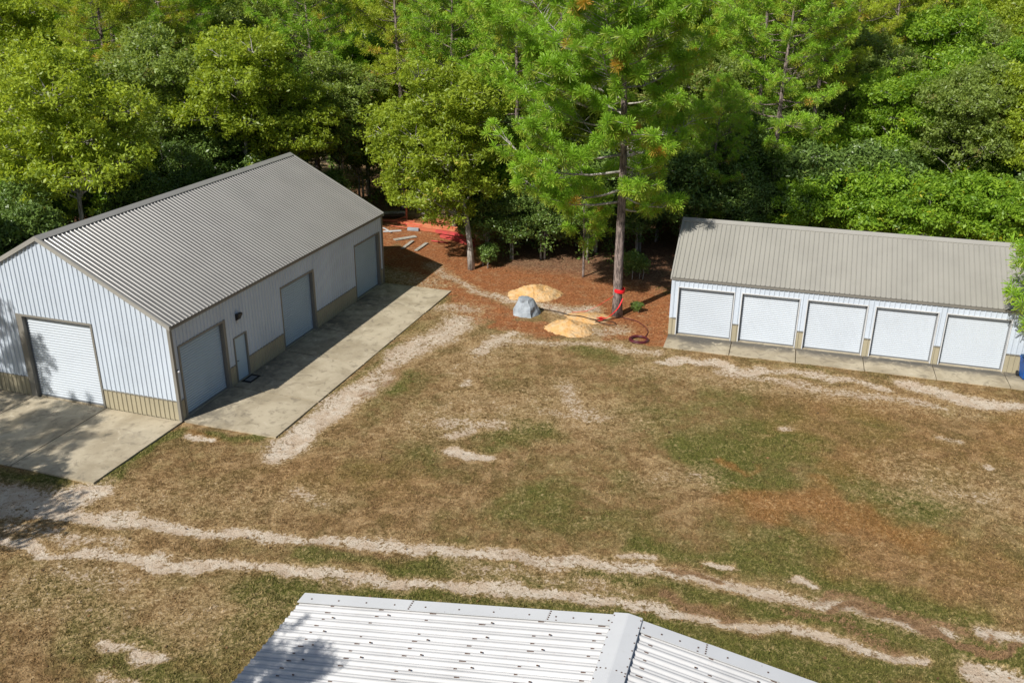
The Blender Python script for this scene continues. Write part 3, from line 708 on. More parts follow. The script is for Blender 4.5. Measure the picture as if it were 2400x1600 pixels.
# ---- building C : the house roof in the foreground
bC = thing('house', 'house with weathered white corrugated metal roof at the bottom of the photo', 'building', (2.38, 14.86, 0), FA_TH)
C_P, C_HW, C_RISE, C_LEN = 5.0, 7.45, 1.28, 15.0
def build_C():
    sl_ = C_RISE / C_HW; hyp = math.hypot(1, sl_)
    for sgn in (-1, 1):
        # local: x = along the ridge (0 at the gable, going -x under the camera), y = sgn * t
        prof = []
        k = 0; a = -C_LEN
        def P(s, o, t): return (s, sgn * (C_HW * (1 - t) + sl_ / hyp * o), C_P - C_RISE * (1 - t) + o / hyp)
        w = RIB * 4; n_sheets = int(C_LEN / w)
        for i in range(n_sheets):
            s1 = -i * w - .02; s0 = s1 - w
            pts = []
            for j in range(4):
                b0 = s0 + j * RIB
                for f, h in ((0, 0), (.10, .010), (.20, .036), (.30, .046), (.40, .046), (.50, .036), (.60, .010), (.68, .002), (.76, .014), (.84, .020), (.92, .014)):
                    pts.append((b0 + f * RIB, h))
            pts.append((s1, 0))
            mb = sheet(pts, P, c_(0), c_(.99)); mb.build('roof_panel', M['cwhite'], bC, smooth=True)
            # screws and rust streaks in rows over the purlins
        mb = MB()
        for row in range(6):
            t0 = 1 - (.55 + row * 1.22) / C_HW
            for i in range(int(C_LEN / RIB)):
                s_ = -i * RIB - .02 - RIB * .22
                if RNG.random() < .12: continue
                t = t0 + RNG.normal(0, .003); ln = .05 + .10 * RNG.random()
                q = [P(s_ + dx, o, t + dt) for dx, dt, o in ((-.016, 0, .004), (.012, 0, .012), (.008, ln / C_HW, .012), (-.012, ln / C_HW, .006))]
                q = [(a_, b_, c2 + .012) for a_, b_, c2 in q]
                if sgn > 0: q = q[::-1]
                mb.quad(*q)
                if (i + row) % 2: continue
                ctr = P(s_ + RIB * .13, .052, t0 + .35 / C_HW + RNG.normal(0, .004))
                mb.box(ctr[0] - .014, ctr[1] - .022, ctr[2] - .004, ctr[0] + .014, ctr[1] + .022, ctr[2] + .012)
        o = mb.build('roof_screw', M['screw'], bC); o['kind'] = 'stuff'
        # flashing along the gable edge in ten-foot lengths
        y = C_HW + .02; seg = 0
        cuts = [0.16, 1.62, 4.75, 7.52]
        for c0, c1 in zip(cuts[:-1], cuts[1:]):
            lift = .004 * seg; seg += 1
            t0, t1 = 1 - c0 / C_HW, 1 - c1 / C_HW
            mb = MB()
            for (xa, xb, oa, ob) in ((-.30, .045, .062, .062), (.045, .046, .062, -.10), (-.30, -.301, .045, .062)):
                mb.quad(P(xa, oa + lift, t1 if c1 < 7 else -.004), P(xb, ob + lift, t1 if c1 < 7 else -.004), P(xb, ob + lift, t0), P(xa, oa + lift, t0))
            mb.build('gable_flashing', M['ctrim'], bC)
            mb = MB()
            for q in range(4):
                cc = c0 + (c1 - c0) * (q + .5) / 4
                p = P(-.17, .07 + lift, 1 - cc / C_HW); mb.box(p[0] - .014, p[1] - .014, p[2] - .005, p[0] + .014, p[1] + .014, p[2] + .008)
            if c1 < 7:
                for q in range(5):
                    p = P(-.27 + q * .065, .067 + lift, t1 + .004); mb.box(p[0] - .012, p[1] - .012, p[2], p[0] + .016, p[1] + .012, p[2] + .010)
            mb.build('flashing_screw', M['screw'], bC)['kind'] = 'stuff'
        mb = MB(); yy = sgn * (C_HW - .02); mb.box(-C_LEN, yy, C_P - C_RISE - .20, -.02, yy - sgn * .025, C_P - C_RISE - .02); mb.build('eave_fascia', M['ctrim'], bC)
    # ridge cap pieces
    for i in range(5):
        x1 = .06 - i * 1.62 if i else .07; x0 = .06 - (i + 1) * 1.62 - .06
        z = C_P + .078 + .005 * (5 - i) - .02
        mb = MB()
        A_ = [(-.30, -.052), (-.29, -.035), (-.015, .012), (.015, .012), (.29, -.035), (.30, -.052)]
        mb.v = [(x0, y, z + dz) for y, dz in A_] + [(x1, y, z + dz) for y, dz in A_]
        for k in range(5): mb.f.append((k, k + 1, 7 + k, 6 + k)); mb.m.append(0)
        if i == 0:
            mb.f.append((6, 7, 8, 9, 10, 11)); mb.m.append(0)
        mb.build('ridge_cap', M['ctrim'], bC)
        mb = MB()
        for yy in (-.27, -.2, -.1, .1, .2, .27):
            p = (x0 + .03, yy, z - abs(yy) * .172 + .010); mb.box(p[0] - .014, p[1] - .014, p[2] - .01, p[0] + .014, p[1] + .016, p[2] + .008)
        for q in range(7):
            for yy in (-.27, .27):
                p = (x1 - .1 - q * RIB, yy, z - .035); mb.box(p[0] - .014, p[1] - .012, p[2] - .01, p[0] + .014, p[1] + .012, p[2] + .010)
        mb.build('cap_screw', M['screw'], bC)['kind'] = 'stuff'
    # dark closure under the cap on both sides
    for sgn in (-1, 1):
        mb = MB(); mb.quad((-C_LEN, sgn * .285, C_P - .085), (0, sgn * .285, C_P - .085), (0, sgn * .285, C_P + .028), (-C_LEN, sgn * .285, C_P + .028)); mb.build('rib_closure', M['darkgap'], bC)
    mb = MB(); h = C_P - .02
    mb.add([(-C_LEN, -C_HW + .02, h - C_RISE), (-.03, -C_HW + .02, h - C_RISE), (-.03, 0, h), (-C_LEN, 0, h), (-C_LEN, C_HW - .02, h - C_RISE), (-.03, C_HW - .02, h - C_RISE)], [(0, 1, 2, 3), (3, 2, 5, 4)])
    mb.build('roof_deck', M['darkgap'], bC)
    # walls beneath
    ww = C_HW - .45
    gz = lambda y: C_P - .04 - abs(y) * C_RISE / C_HW
    mb = MB(); mb.add([(-.45, -ww, 0), (-.45, ww, 0), (-.45, ww, gz(ww)), (-.45, 0, gz(0)), (-.45, -ww, gz(ww))], [(0, 1, 2, 3, 4)]); mb.build('gable_wall', M['white'], bC)
    for sgn in (-1, 1):
        mb = MB(); mb.quad((-C_LEN + .3, sgn * ww, 0), (-.45, sgn * ww, 0), (-.45, sgn * ww, gz(ww)), (-C_LEN + .3, sgn * ww, gz(ww))); mb.build('side_wall', M['white'], bC)
    mb = MB(); mb.add([(-C_LEN + .3, -ww, 0), (-C_LEN + .3, ww, 0), (-C_LEN + .3, ww, gz(ww)), (-C_LEN + .3, 0, gz(0)), (-C_LEN + .3, -ww, gz(ww))], [(0, 1, 2, 3, 4)]); mb.build('gable_wall', M['white'], bC)
build_C()

# ---------------------------------------------------------------- concrete aprons
def slab(parent, quad_pts, top=.02, thick=.16, grime=None, n=14, g=.022):
    """quad corners (x,y) ccw; top face gridded so wear can follow the slab"""
    a, b, c, d = [np.array(p, float) for p in quad_pts]
    mb = MB()
    ctr = (a + b + c + d) / 4
    a, b, c, d = [p + (ctr - p) / max(np.linalg.norm(ctr - p), 1e-6) * g * 1.0 for p in (a, b, c, d)]
    for j in range(n + 1):
        for i in range(n + 1):
            u, v = i / n, j / n
            p = a * (1 - u) * (1 - v) + b * u * (1 - v) + c * u * v + d * (1 - u) * v
            mb.v.append((p[0], p[1], top))
    for j in range(n):
        for i in range(n):
            k = j * (n + 1) + i; mb.f.append((k, k + 1, k + n + 2, k + n + 1)); mb.m.append(0)
    m0 = len(mb.v)
    mb.v += [(p[0], p[1], top - thick) for p in (a, b, c, d)]
    K = [0, n, (n + 1) * (n + 1) - 1, (n + 1) * n]
    for q in range(4): mb.f.append((K[q], m0 + q, m0 + (q + 1) % 4, K[(q + 1) % 4])); mb.m.append(0)
    me = mb.mesh('concrete_slab', M['concrete'])
    at = me.attributes.new('grime', 'FLOAT', 'POINT')
    at.data.foreach_set('value', [(grime(v[0], v[1]) if grime else 0.0) for v in mb.v])
    o = bpy.data.objects.new('concrete_slab', me); link(o, parent)
    return o
apA = bpy.data.objects.new('side_apron', None); apA.location = (-13.454, 33.043, 0); apA.rotation_euler = (0, 0, FA_TH); link(apA); apA['kind'] = 'structure'
gA = lambda s, w: .95 * max(0, 1 - abs(w) / 2.6) * (.4 + .6 * smooth1(s * .6)) 
def smooth1(x): return .5 + .5 * math.sin(x * 2.1 + 1.3 * math.sin(x * .7))
js = [0.02, 3.47, 7.80, 11.05, 15.2, 18.95]
for i in range(5):
    ys_ = -4.38
    jt = .1 if 0 < i else 0
    slab(apA, [(js[i] - (.1 if i else 0), ys_), (js[i + 1] - (.1 if i < 4 else .05), ys_), (js[i + 1] + (.1 if i < 4 else 0), -.005), (js[i] + (.1 if i else 0), -.005)], grime=gA, g=.05)
apF = bpy.data.objects.new('front_apron', None); apF.location = (-13.454, 33.043, 0); apF.rotation_euler = (0, 0, FA_TH); link(apF); apF['kind'] = 'structure'
jw = [-.05, 3.74, 7.5, 11.6]
gF = lambda s, w: .35 * smooth1(s) * smooth1(w * 1.3 + 2)
for i in range(3):
    slab(apF, [(-5.12, jw[i]), (-.005, jw[i]), (-.005, jw[i + 1]), (-5.12, jw[i + 1])][::1], grime=gF, top=.022, g=.04)
# floor slabs showing in the door recesses
for (ap, P0) in ((apA, 1),):
    mb = MB(); mb.box(.1, .0, -.1, A_L - .1, A_W - .1, .012); mb.build('floor_slab', M['concrete'], ap)
apB = bpy.data.objects.new('storage_apron', None); apB.location = (8.03, 43.207, 0); apB.rotation_euler = (0, 0, FB_TH); link(apB); apB['kind'] = 'structure'
jb = [-.03, 3.16, 6.26, 9.36, 12.47, 15.55, 18.6]
gB = lambda s, w: 1.25 * max(0, 1 - abs(w + .25) / .9) + (.8 * max(0, 1 - math.hypot(s - 1.5, w + 1) / 1.3))
for i in range(6):
    slab(apB, [(jb[i], -1.9), (jb[i + 1], -1.9), (jb[i + 1], -.03), (jb[i], -.03)], grime=gB)
mb = MB(); mb.box(.05, -.028, -.1, B_L - .05, B_W - .1, .014); mb.build('floor_slab', M['concrete'], apB)

# ---------------------------------------------------------------- trees
def unit(n, rng):
    v = rng.normal(size=(n, 3)); return v / np.linalg.norm(v, axis=1, keepdims=True)

def leaves_np(centers, normals_bias, per, spread, size, rng, flat=.5):
    """leaf quads scattered round cluster centres; every leaf is a small folded diamond"""
    K = len(centers); n = K * per
    c = np.repeat(centers, per, 0)
    off = unit(n, rng) * (rng.random((n, 1)) ** .45) * spread
    off[:, 2] *= .75
    p = c + off
    nrm = unit(n, rng) * .75 + np.repeat(normals_bias, per, 0) * flat
    nrm /= np.linalg.norm(nrm, axis=1, keepdims=True)
    t = np.cross(nrm, unit(n, rng)); t /= np.linalg.norm(t, axis=1, keepdims=True) + 1e-9
    b = np.cross(nrm, t)
    s = size * (.6 + .8 * rng.random((n, 1)))
    V = np.empty((n, 4, 3))
    V[:, 0] = p - t * s; V[:, 1] = p + b * s * .42 + nrm * s * .12; V[:, 2] = p + t * s; V[:, 3] = p - b * s * .42 + nrm * s * .12
    r = np.repeat(rng.random((K, 1)), per, 0)
    tint = np.clip(.15 + .55 * r + .5 * (rng.random((n, 1)) - .35), 0, 1)
    acc = np.repeat(rng.random((K, 1)), per, 0) * .93 + .07 * rng.random((n, 1))
    col = np.concatenate([tint, acc, tint * 0, tint * 0 + 1], 1)
    return V.reshape(-1, 3), np.repeat(col, 4, 0)

def broadleaf(seed, height, radius, base, lobes, clusters, per, leaf, spread=.42, trunk_r=.16, lean=(0, 0), limb_r=.5, stems=1, dmin=-.55):
    """returns meshes (wood, foliage); skeleton: trunk -> limb to every lobe -> twigs to clusters"""
    rng = np.random.default_rng(seed)
    wood = MB()
    cz = base + (height - base) * .52; rz = (height - base) / 2
    L = []
    for i in range(lobes):
        for _ in range(40):
            d = unit(1, rng)[0]
            if d[2] < dmin: continue
            q = np.array([lean[0] * (cz / height), lean[1] * (cz / height), cz]) + d * np.array([radius, radius, rz]) * (.45 + .32 * rng.random())
            if all(np.linalg.norm(q - l) > radius * .38 for l, _ in L): break
        L.append((q, radius * (.26 + .16 * rng.random())))
    fork = base + (height - base) * .12
    for st in range(stems):
        o = np.array([0, 0, 0]) if stems == 1 else np.append(rng.normal(0, .35, 2), 0)
        pts = [o]
        for k in range(1, 7):
            f = k / 6
            pts.append(np.array([o[0] + lean[0] * f ** 1.7 * .75 + rng.normal(0, .10) * f, o[1] + lean[1] * f ** 1.7 * .75 + rng.normal(0, .10) * f, (height * .82) * f]))
        rr = [trunk_r * (1.25 if k == 0 else 1) * (1 - .8 * k / 6) for k in range(7)]
        wood.tube(pts, rr, 8)
    Cs, Ns = [], []
    trunk = lambda z: np.array([lean[0] * (z / height / .82) ** 1.7 * .75, lean[1] * (z / height / .82) ** 1.7 * .75, z])
    for q, r in L:
        z0 = max(fork, min(q[2] - .9 * np.hypot(q[0], q[1]) * limb_r - .4, height * .75))
        a = trunk(z0); m1 = a * .62 + q * .38 + np.array([0, 0, .10 * r]) + rng.normal(0, .12, 3); m2 = a * .25 + q * .75 + rng.normal(0, .15, 3)
        wood.tube([a, m1, m2, q], [trunk_r * .42, trunk_r * .30, trunk_r * .2, trunk_r * .1], 5, caps=False)
        k = max(4, int(clusters * (r / radius) ** 2 * 9 / lobes))
        d = unit(k, rng); d[:, 2] = np.abs(d[:, 2]) * .9 + rng.random(k) * .25 - .30
        d /= np.linalg.norm(d, axis=1, keepdims=True)
        cc = q + d * r * (.55 + .55 * rng.random((k, 1))) * np.array([1.15, 1.15, .85])
        Cs.append(cc); Ns.append(d * .6 + np.array([0, 0, .6]))
        for j in range(0, k, 3):
            mid = q * .5 + cc[j] * .5 + rng.normal(0, .07, 3)
            wood.tube([q * .85 + m2 * .15, mid, cc[j]], [trunk_r * .17, trunk_r * .11, trunk_r * .05], 3, caps=False)
    # stray inner / low clusters so the crown is not a shell
    k = int(clusters * .22)
    d = unit(k, rng); cc = np.array([lean[0] * .5, lean[1] * .5, cz]) + d * np.array([radius, radius, rz]) * (.35 + .5 * rng.random((k, 1)))
    Cs.append(cc); Ns.append(d * .4 + np.array([0, 0, .6]))
    V, C = leaves_np(np.concatenate(Cs), np.concatenate(Ns), per, spread, leaf, rng)
    return wood, V, C

def pine_parts(seed, height, base_frac, reach, n_br, per_br, needles, trunk_r, tuft_r=.34, bare=0.0, lean=0.0, low=None):
    rng = np.random.default_rng(seed)
    trunk = MB(); ph = rng.random() * 6
    tp = lambda z: np.array([lean * z / height + .10 * math.sin(z * .35 + ph), .08 * math.cos(z * .3 + ph), z])
    zs = np.linspace(0, height, 22)
    trunk.tube([tp(z) for z in zs], [trunk_r * (1.22 if z == 0 else 1.06 if z < 1 else 1) * (1 - .88 * (z / height) ** 1.25) for z in zs], 12)
    branches, tufts, dead = [], [], []
    ga = rng.random() * 6.28
    for i in range(n_br):
        f = (i + .5) / n_br; z = height * (base_frac + (1 - base_frac) * f ** .9)
        ga += 2.4 + rng.normal(0, .35)
        prof = (math.sin(min(1, (1 - f) * 1.6 + .08) * math.pi / 2)) * (.55 + .45 * min(1, f * 3 + .35))
        Ln = reach * prof * (.72 + .45 * rng.random())
        if low: Ln *= (1.12 - .45 * max(0, math.cos(ga)) * (1.3 - f) - .42 * max(0, -math.sin(ga)) ** 2)
        isdead = rng.random() < bare and f < .6
        if isdead: Ln *= .62
        rise = .05 + .75 * f + rng.normal(0, .12)
        if f < .25: rise -= .15
        d = np.array([math.cos(ga), math.sin(ga), rise]); d /= np.linalg.norm(d)
        a = tp(z); side = np.cross(d, [0, 0, 1.0]); side /= np.linalg.norm(side)
        P = [a]
        for k in range(1, 5):
            t = k / 4
            P.append(a + d * Ln * t + np.array([0, 0, -.10 * Ln * math.sin(t * 2.6)]) + np.array([0, 0, .22 * Ln * t ** 3]) + side * rng.normal(0, .05 * Ln) * t)
        br = trunk_r * (.25 * (1 - f) + .08) * (.7 + .3 * Ln / reach)
        mb = MB(); mb.tube(P, [br, br * .75, br * .55, br * .35, br * .12], 6)
        k = int(per_br * (Ln / reach) ** 1.3 * (.8 + .4 * rng.random())) + 2
        if isdead: k = 5
        for j in range(k):
            t = (.30 + .70 * ((j + rng.random()) / k)) * 4
            i0 = min(3, int(t)); q = P[i0] * (1 - (t - i0)) + P[i0 + 1] * (t - i0)
            sd = (-1 if rng.random() < .5 else 1); wdt = (.18 + .24 * rng.random()) * Ln * (1.15 - t / 4 * .6)
            e = q + side * sd * wdt + d * wdt * .55 + np.array([0, 0, .12 + .35 * rng.random() * wdt + rng.normal(0, .12)])
            m = q * .5 + e * .5 + rng.normal(0, .05, 3)
            mb.tube([q, m, e], [br * .28, br * .2, .012], 4, caps=False)
            if isdead: continue
            dd = (e - m); dd /= np.linalg.norm(dd) + 1e-9; dd = dd * .7 + np.array([0, 0, .6]); dd /= np.linalg.norm(dd)
            tufts.append((e, dd, len(branches)))
            if rng.random() < .55:
                e2 = m + rng.normal(0, .22, 3) + np.array([0, 0, .18]); tufts.append((e2, dd, len(branches)))
        if not isdead: tufts.append((P[-1], d, len(branches)))
        branches.append(mb)
    tufts.append((tp(height), np.array([0, 0, 1.0]), 0))
    for k in range(6): tufts.append((tp(height) + rng.normal(0, .35, 3) - [0, 0, .3], np.array([0, 0, 1.0]), 0))
    return trunk, branches, tufts

def tuft_np(pts, dirs, needles, r, rng, width=.017):
    K = len(pts); n = K * needles
    c = np.repeat(pts, needles, 0); d = np.repeat(dirs, needles, 0)
    v = unit(n, rng) + d * .42; v /= np.linalg.norm(v, axis=1, keepdims=True)
    ln = r * (.7 + .45 * rng.random((n, 1)))
    b = c - d * r * .25 * rng.random((n, 1))
    tip = b + v * ln; tip[:, 2] -= .10 * r
    s = np.cross(v, unit(n, rng)); s /= np.linalg.norm(s, axis=1, keepdims=True) + 1e-9
    V = np.empty((n, 3, 3)); V[:, 0] = b + v * ln * .08 - s * width * .5; V[:, 1] = b + v * ln * .08 + s * width * .5
    V[:, 2] = tip + s * width * .2
    V[:, 0] = b + s * width * .35; V[:, 1] = tip - s * width; V[:, 2] = tip + s * width
    tone = np.repeat(rng.random((K, 1)), needles, 0); tint = np.clip(.35 + .45 * tone + .35 * (rng.random((n, 1)) - .5) + .2 * d[:, 2:3] * (v[:, 2:3]), 0, 1)
    acc = np.repeat(rng.random((K, 1)), needles, 0)
    low = np.clip(-v[:, 2:3] * 1.1 + .15 + .25 * rng.normal(size=(n, 1)), 0, 1)
    C = np.concatenate([tint, acc, low, tint * 0 + 1], 1)
    return V.reshape(-1, 3), np.repeat(C, 3, 0)

VAR = {}
def var_broad(key, leafmat, barkmat, **k):
    wood, V, C = broadleaf(**k)
    VAR[key] = ('broad', wood.mesh(key + '_wood', M[barkmat], True), np_mesh(key + '_leaves', V, None, 4, [M[leafmat]], C))
var_broad('oak_a', 'leaf_oak', 'bark_oak', seed=1, height=13, radius=4.3, base=2.8, lobes=24, clusters=1000, per=34, leaf=.115)
var_broad('oak_lean', 'leaf_oak', 'bark_oak', seed=11, height=13, radius=4.3, base=1.6, lobes=32, clusters=1250, per=34, leaf=.115, lean=(-3.4, 2.0), trunk_r=.2, dmin=-.95)
var_broad('oak_b', 'leaf_oak', 'bark_oak', seed=2, height=13, radius=3.9, base=3.2, lobes=21, clusters=900, per=34, leaf=.115, lean=(.8, .3))
var_broad('oak_c', 'leaf_grey', 'bark_oak', seed=3, height=13, radius=3.6, base=3.4, lobes=19, clusters=760, per=32, leaf=.11, lean=(-.6, .2), limb_r=.9)
var_broad('tall_bright', 'leaf_bright', 'bark_oak', seed=4, height=13, radius=3.0, base=1.8, lobes=20, clusters=800, per=32, leaf=.115)
var_broad('under_dark', 'leaf_dark', 'bark_oak', seed=5, height=6, radius=2.3, base=.7, lobes=14, clusters=480, per=32, leaf=.10, trunk_r=.08, stems=2)
var_broad('under_bright', 'leaf_bright', 'bark_oak', seed=6, height=6, radius=2.5, base=.5, lobes=15, clusters=520, per=32, leaf=.115, trunk_r=.08, stems=2)
var_broad('thin_dark', 'leaf_dark', 'bark_dark', seed=7, height=11, radius=2.2, base=3.0, lobes=11, clusters=150, per=24, leaf=.11, trunk_r=.12, limb_r=.7)
var_broad('bush', 'leaf_dark', 'bark_oak', seed=8, height=2.0, radius=1.0, base=.1, lobes=8, clusters=80, per=30, leaf=.085, spread=.3, trunk_r=.03, stems=3)

def var_pine(key, mat, needles=44, **k):
    tr, br, tf = pine_parts(needles=needles, **k)
    wood = MB()
    for mb in [tr] + br: wood.add(mb.v, mb.f)
    rng = np.random.default_rng(k['seed'] + 50)
    V, C = tuft_np(np.array([t[0] for t in tf]), np.array([t[1] for t in tf]), needles, k.get('tuft_r', .34), rng)
    VAR[key] = ('pine', wood.mesh(key + '_wood', M['bark_pine'], True), np_mesh(key + '_needles', V, None, 3, [M[mat]], C))
var_pine('pine_a', 'needle', seed=21, height=19, base_frac=.36, reach=3.9, n_br=46, per_br=22, trunk_r=.22, bare=.08)
var_pine('pine_b', 'needle_yellow', seed=22, height=20, base_frac=.45, reach=3.6, n_br=44, per_br=22, trunk_r=.22, bare=.08)
var_pine('pine_c', 'needle', seed=23, height=18, base_frac=.12, reach=4.2, n_br=54, per_br=20, trunk_r=.20, bare=.04)
var_pine('young_pine', 'needle', seed=24, height=6.5, base_frac=.33, reach=1.5, n_br=20, per_br=6, trunk_r=.07, tuft_r=.36)

KIND = dict(oak_lean='broadleaf_tree', oak_a='broadleaf_tree', oak_b='broadleaf_tree', oak_c='broadleaf_tree', tall_bright='broadleaf_tree', under_dark='understory_tree',
            under_bright='understory_tree', thin_dark='broadleaf_tree', bush='shrub', pine_a='pine_tree', pine_b='pine_tree', pine_c='pine_tree', young_pine='pine_tree')
CATS = dict(broadleaf_tree='tree', understory_tree='tree', shrub='shrub', pine_tree='pine tree')
def place_tree(key, x, y, s=1.0, rz=0.0, label=None, group=None, sz=None, z=None, mats=None):
    typ, wood, leaves = VAR[key]; k = KIND[key]
    t = thing(k, label, CATS[k], (x, y, float(ground_height(np.array([x]), np.array([y]))[0]) - .05 if z is None else z), rz, group)
    t.scale = (s, s, sz or s)
    a = bpy.data.objects.new('trunk', wood); link(a, t)
    b = bpy.data.objects.new('crown', leaves); link(b, t); b['kind'] = 'stuff'
    return t

# -- the tall pine in the middle: every branch a part, its largest needle tufts parts too
def big_pine():
    t = thing('pine_tree', 'tall foreground pine with a red strap round its bare lower trunk', 'pine tree', (5.77, 45.95, -.05), 0)
    trunk, brs, tufts = pine_parts(seed=77, height=21, base_frac=.27, reach=6.1, n_br=58, per_br=33, needles=54, trunk_r=.255, bare=.16, lean=-.75, low=True)
    trunk.build('trunk', M['bark_pine'], t, smooth=True)
    for mb in brs: mb.build('branch', M['bark_oak'] if len(mb.v) % 3 == 0 else M['bark_pine'], t, smooth=True)
    rng = np.random.default_rng(5)
    # six shared tuft meshes pointing up; placed one by one
    protos = []
    for i in range(6):
        V, C = tuft_np(np.zeros((1, 3)), np.array([[0, 0, 1.0]]), 165, .38, rng, .015)
        C[:, 1] = .995 if i == 5 else .3
        C[:, 0] = np.clip(C[:, 0] + (i - 2.5) * .06, 0, 1)
        protos.append(np_mesh('needle_tuft', V, None, 3, [M['needle']], C))
    cam_p = np.array([0, 0, 17.07]) - np.array([5.77, 45.95, 0])
    order = sorted(range(len(tufts)), key=lambda i: np.linalg.norm(tufts[i][0] - cam_p))
    vis = [i for i in order if tufts[i][0][2] < 16.3]
    near = set(vis[:295])
    for i in near:
        p, d, _ = tufts[i]
        o = bpy.data.objects.new('needle_tuft', protos[int(rng.choice(6, p=[.2, .2, .19, .19, .19, .03]))])
        o.rotation_mode = 'QUATERNION'
        o.rotation_quaternion = Vector(d).to_track_quat('Z', 'Y')
        sc = .85 + .35 * rng.random(); o.scale = (sc, sc, sc); o.location = p
        link(o, t)
    rest = [tufts[i] for i in range(len(tufts)) if i not in near]
    V, C = tuft_np(np.array([q[0] for q in rest]), np.array([q[1] for q in rest]), 85, .37, rng, .016)
    o = bpy.data.objects.new('foliage', np_mesh('pine_foliage', V, None, 3, [M['needle']], C)); link(o, t); o['kind'] = 'stuff'
big_pine()

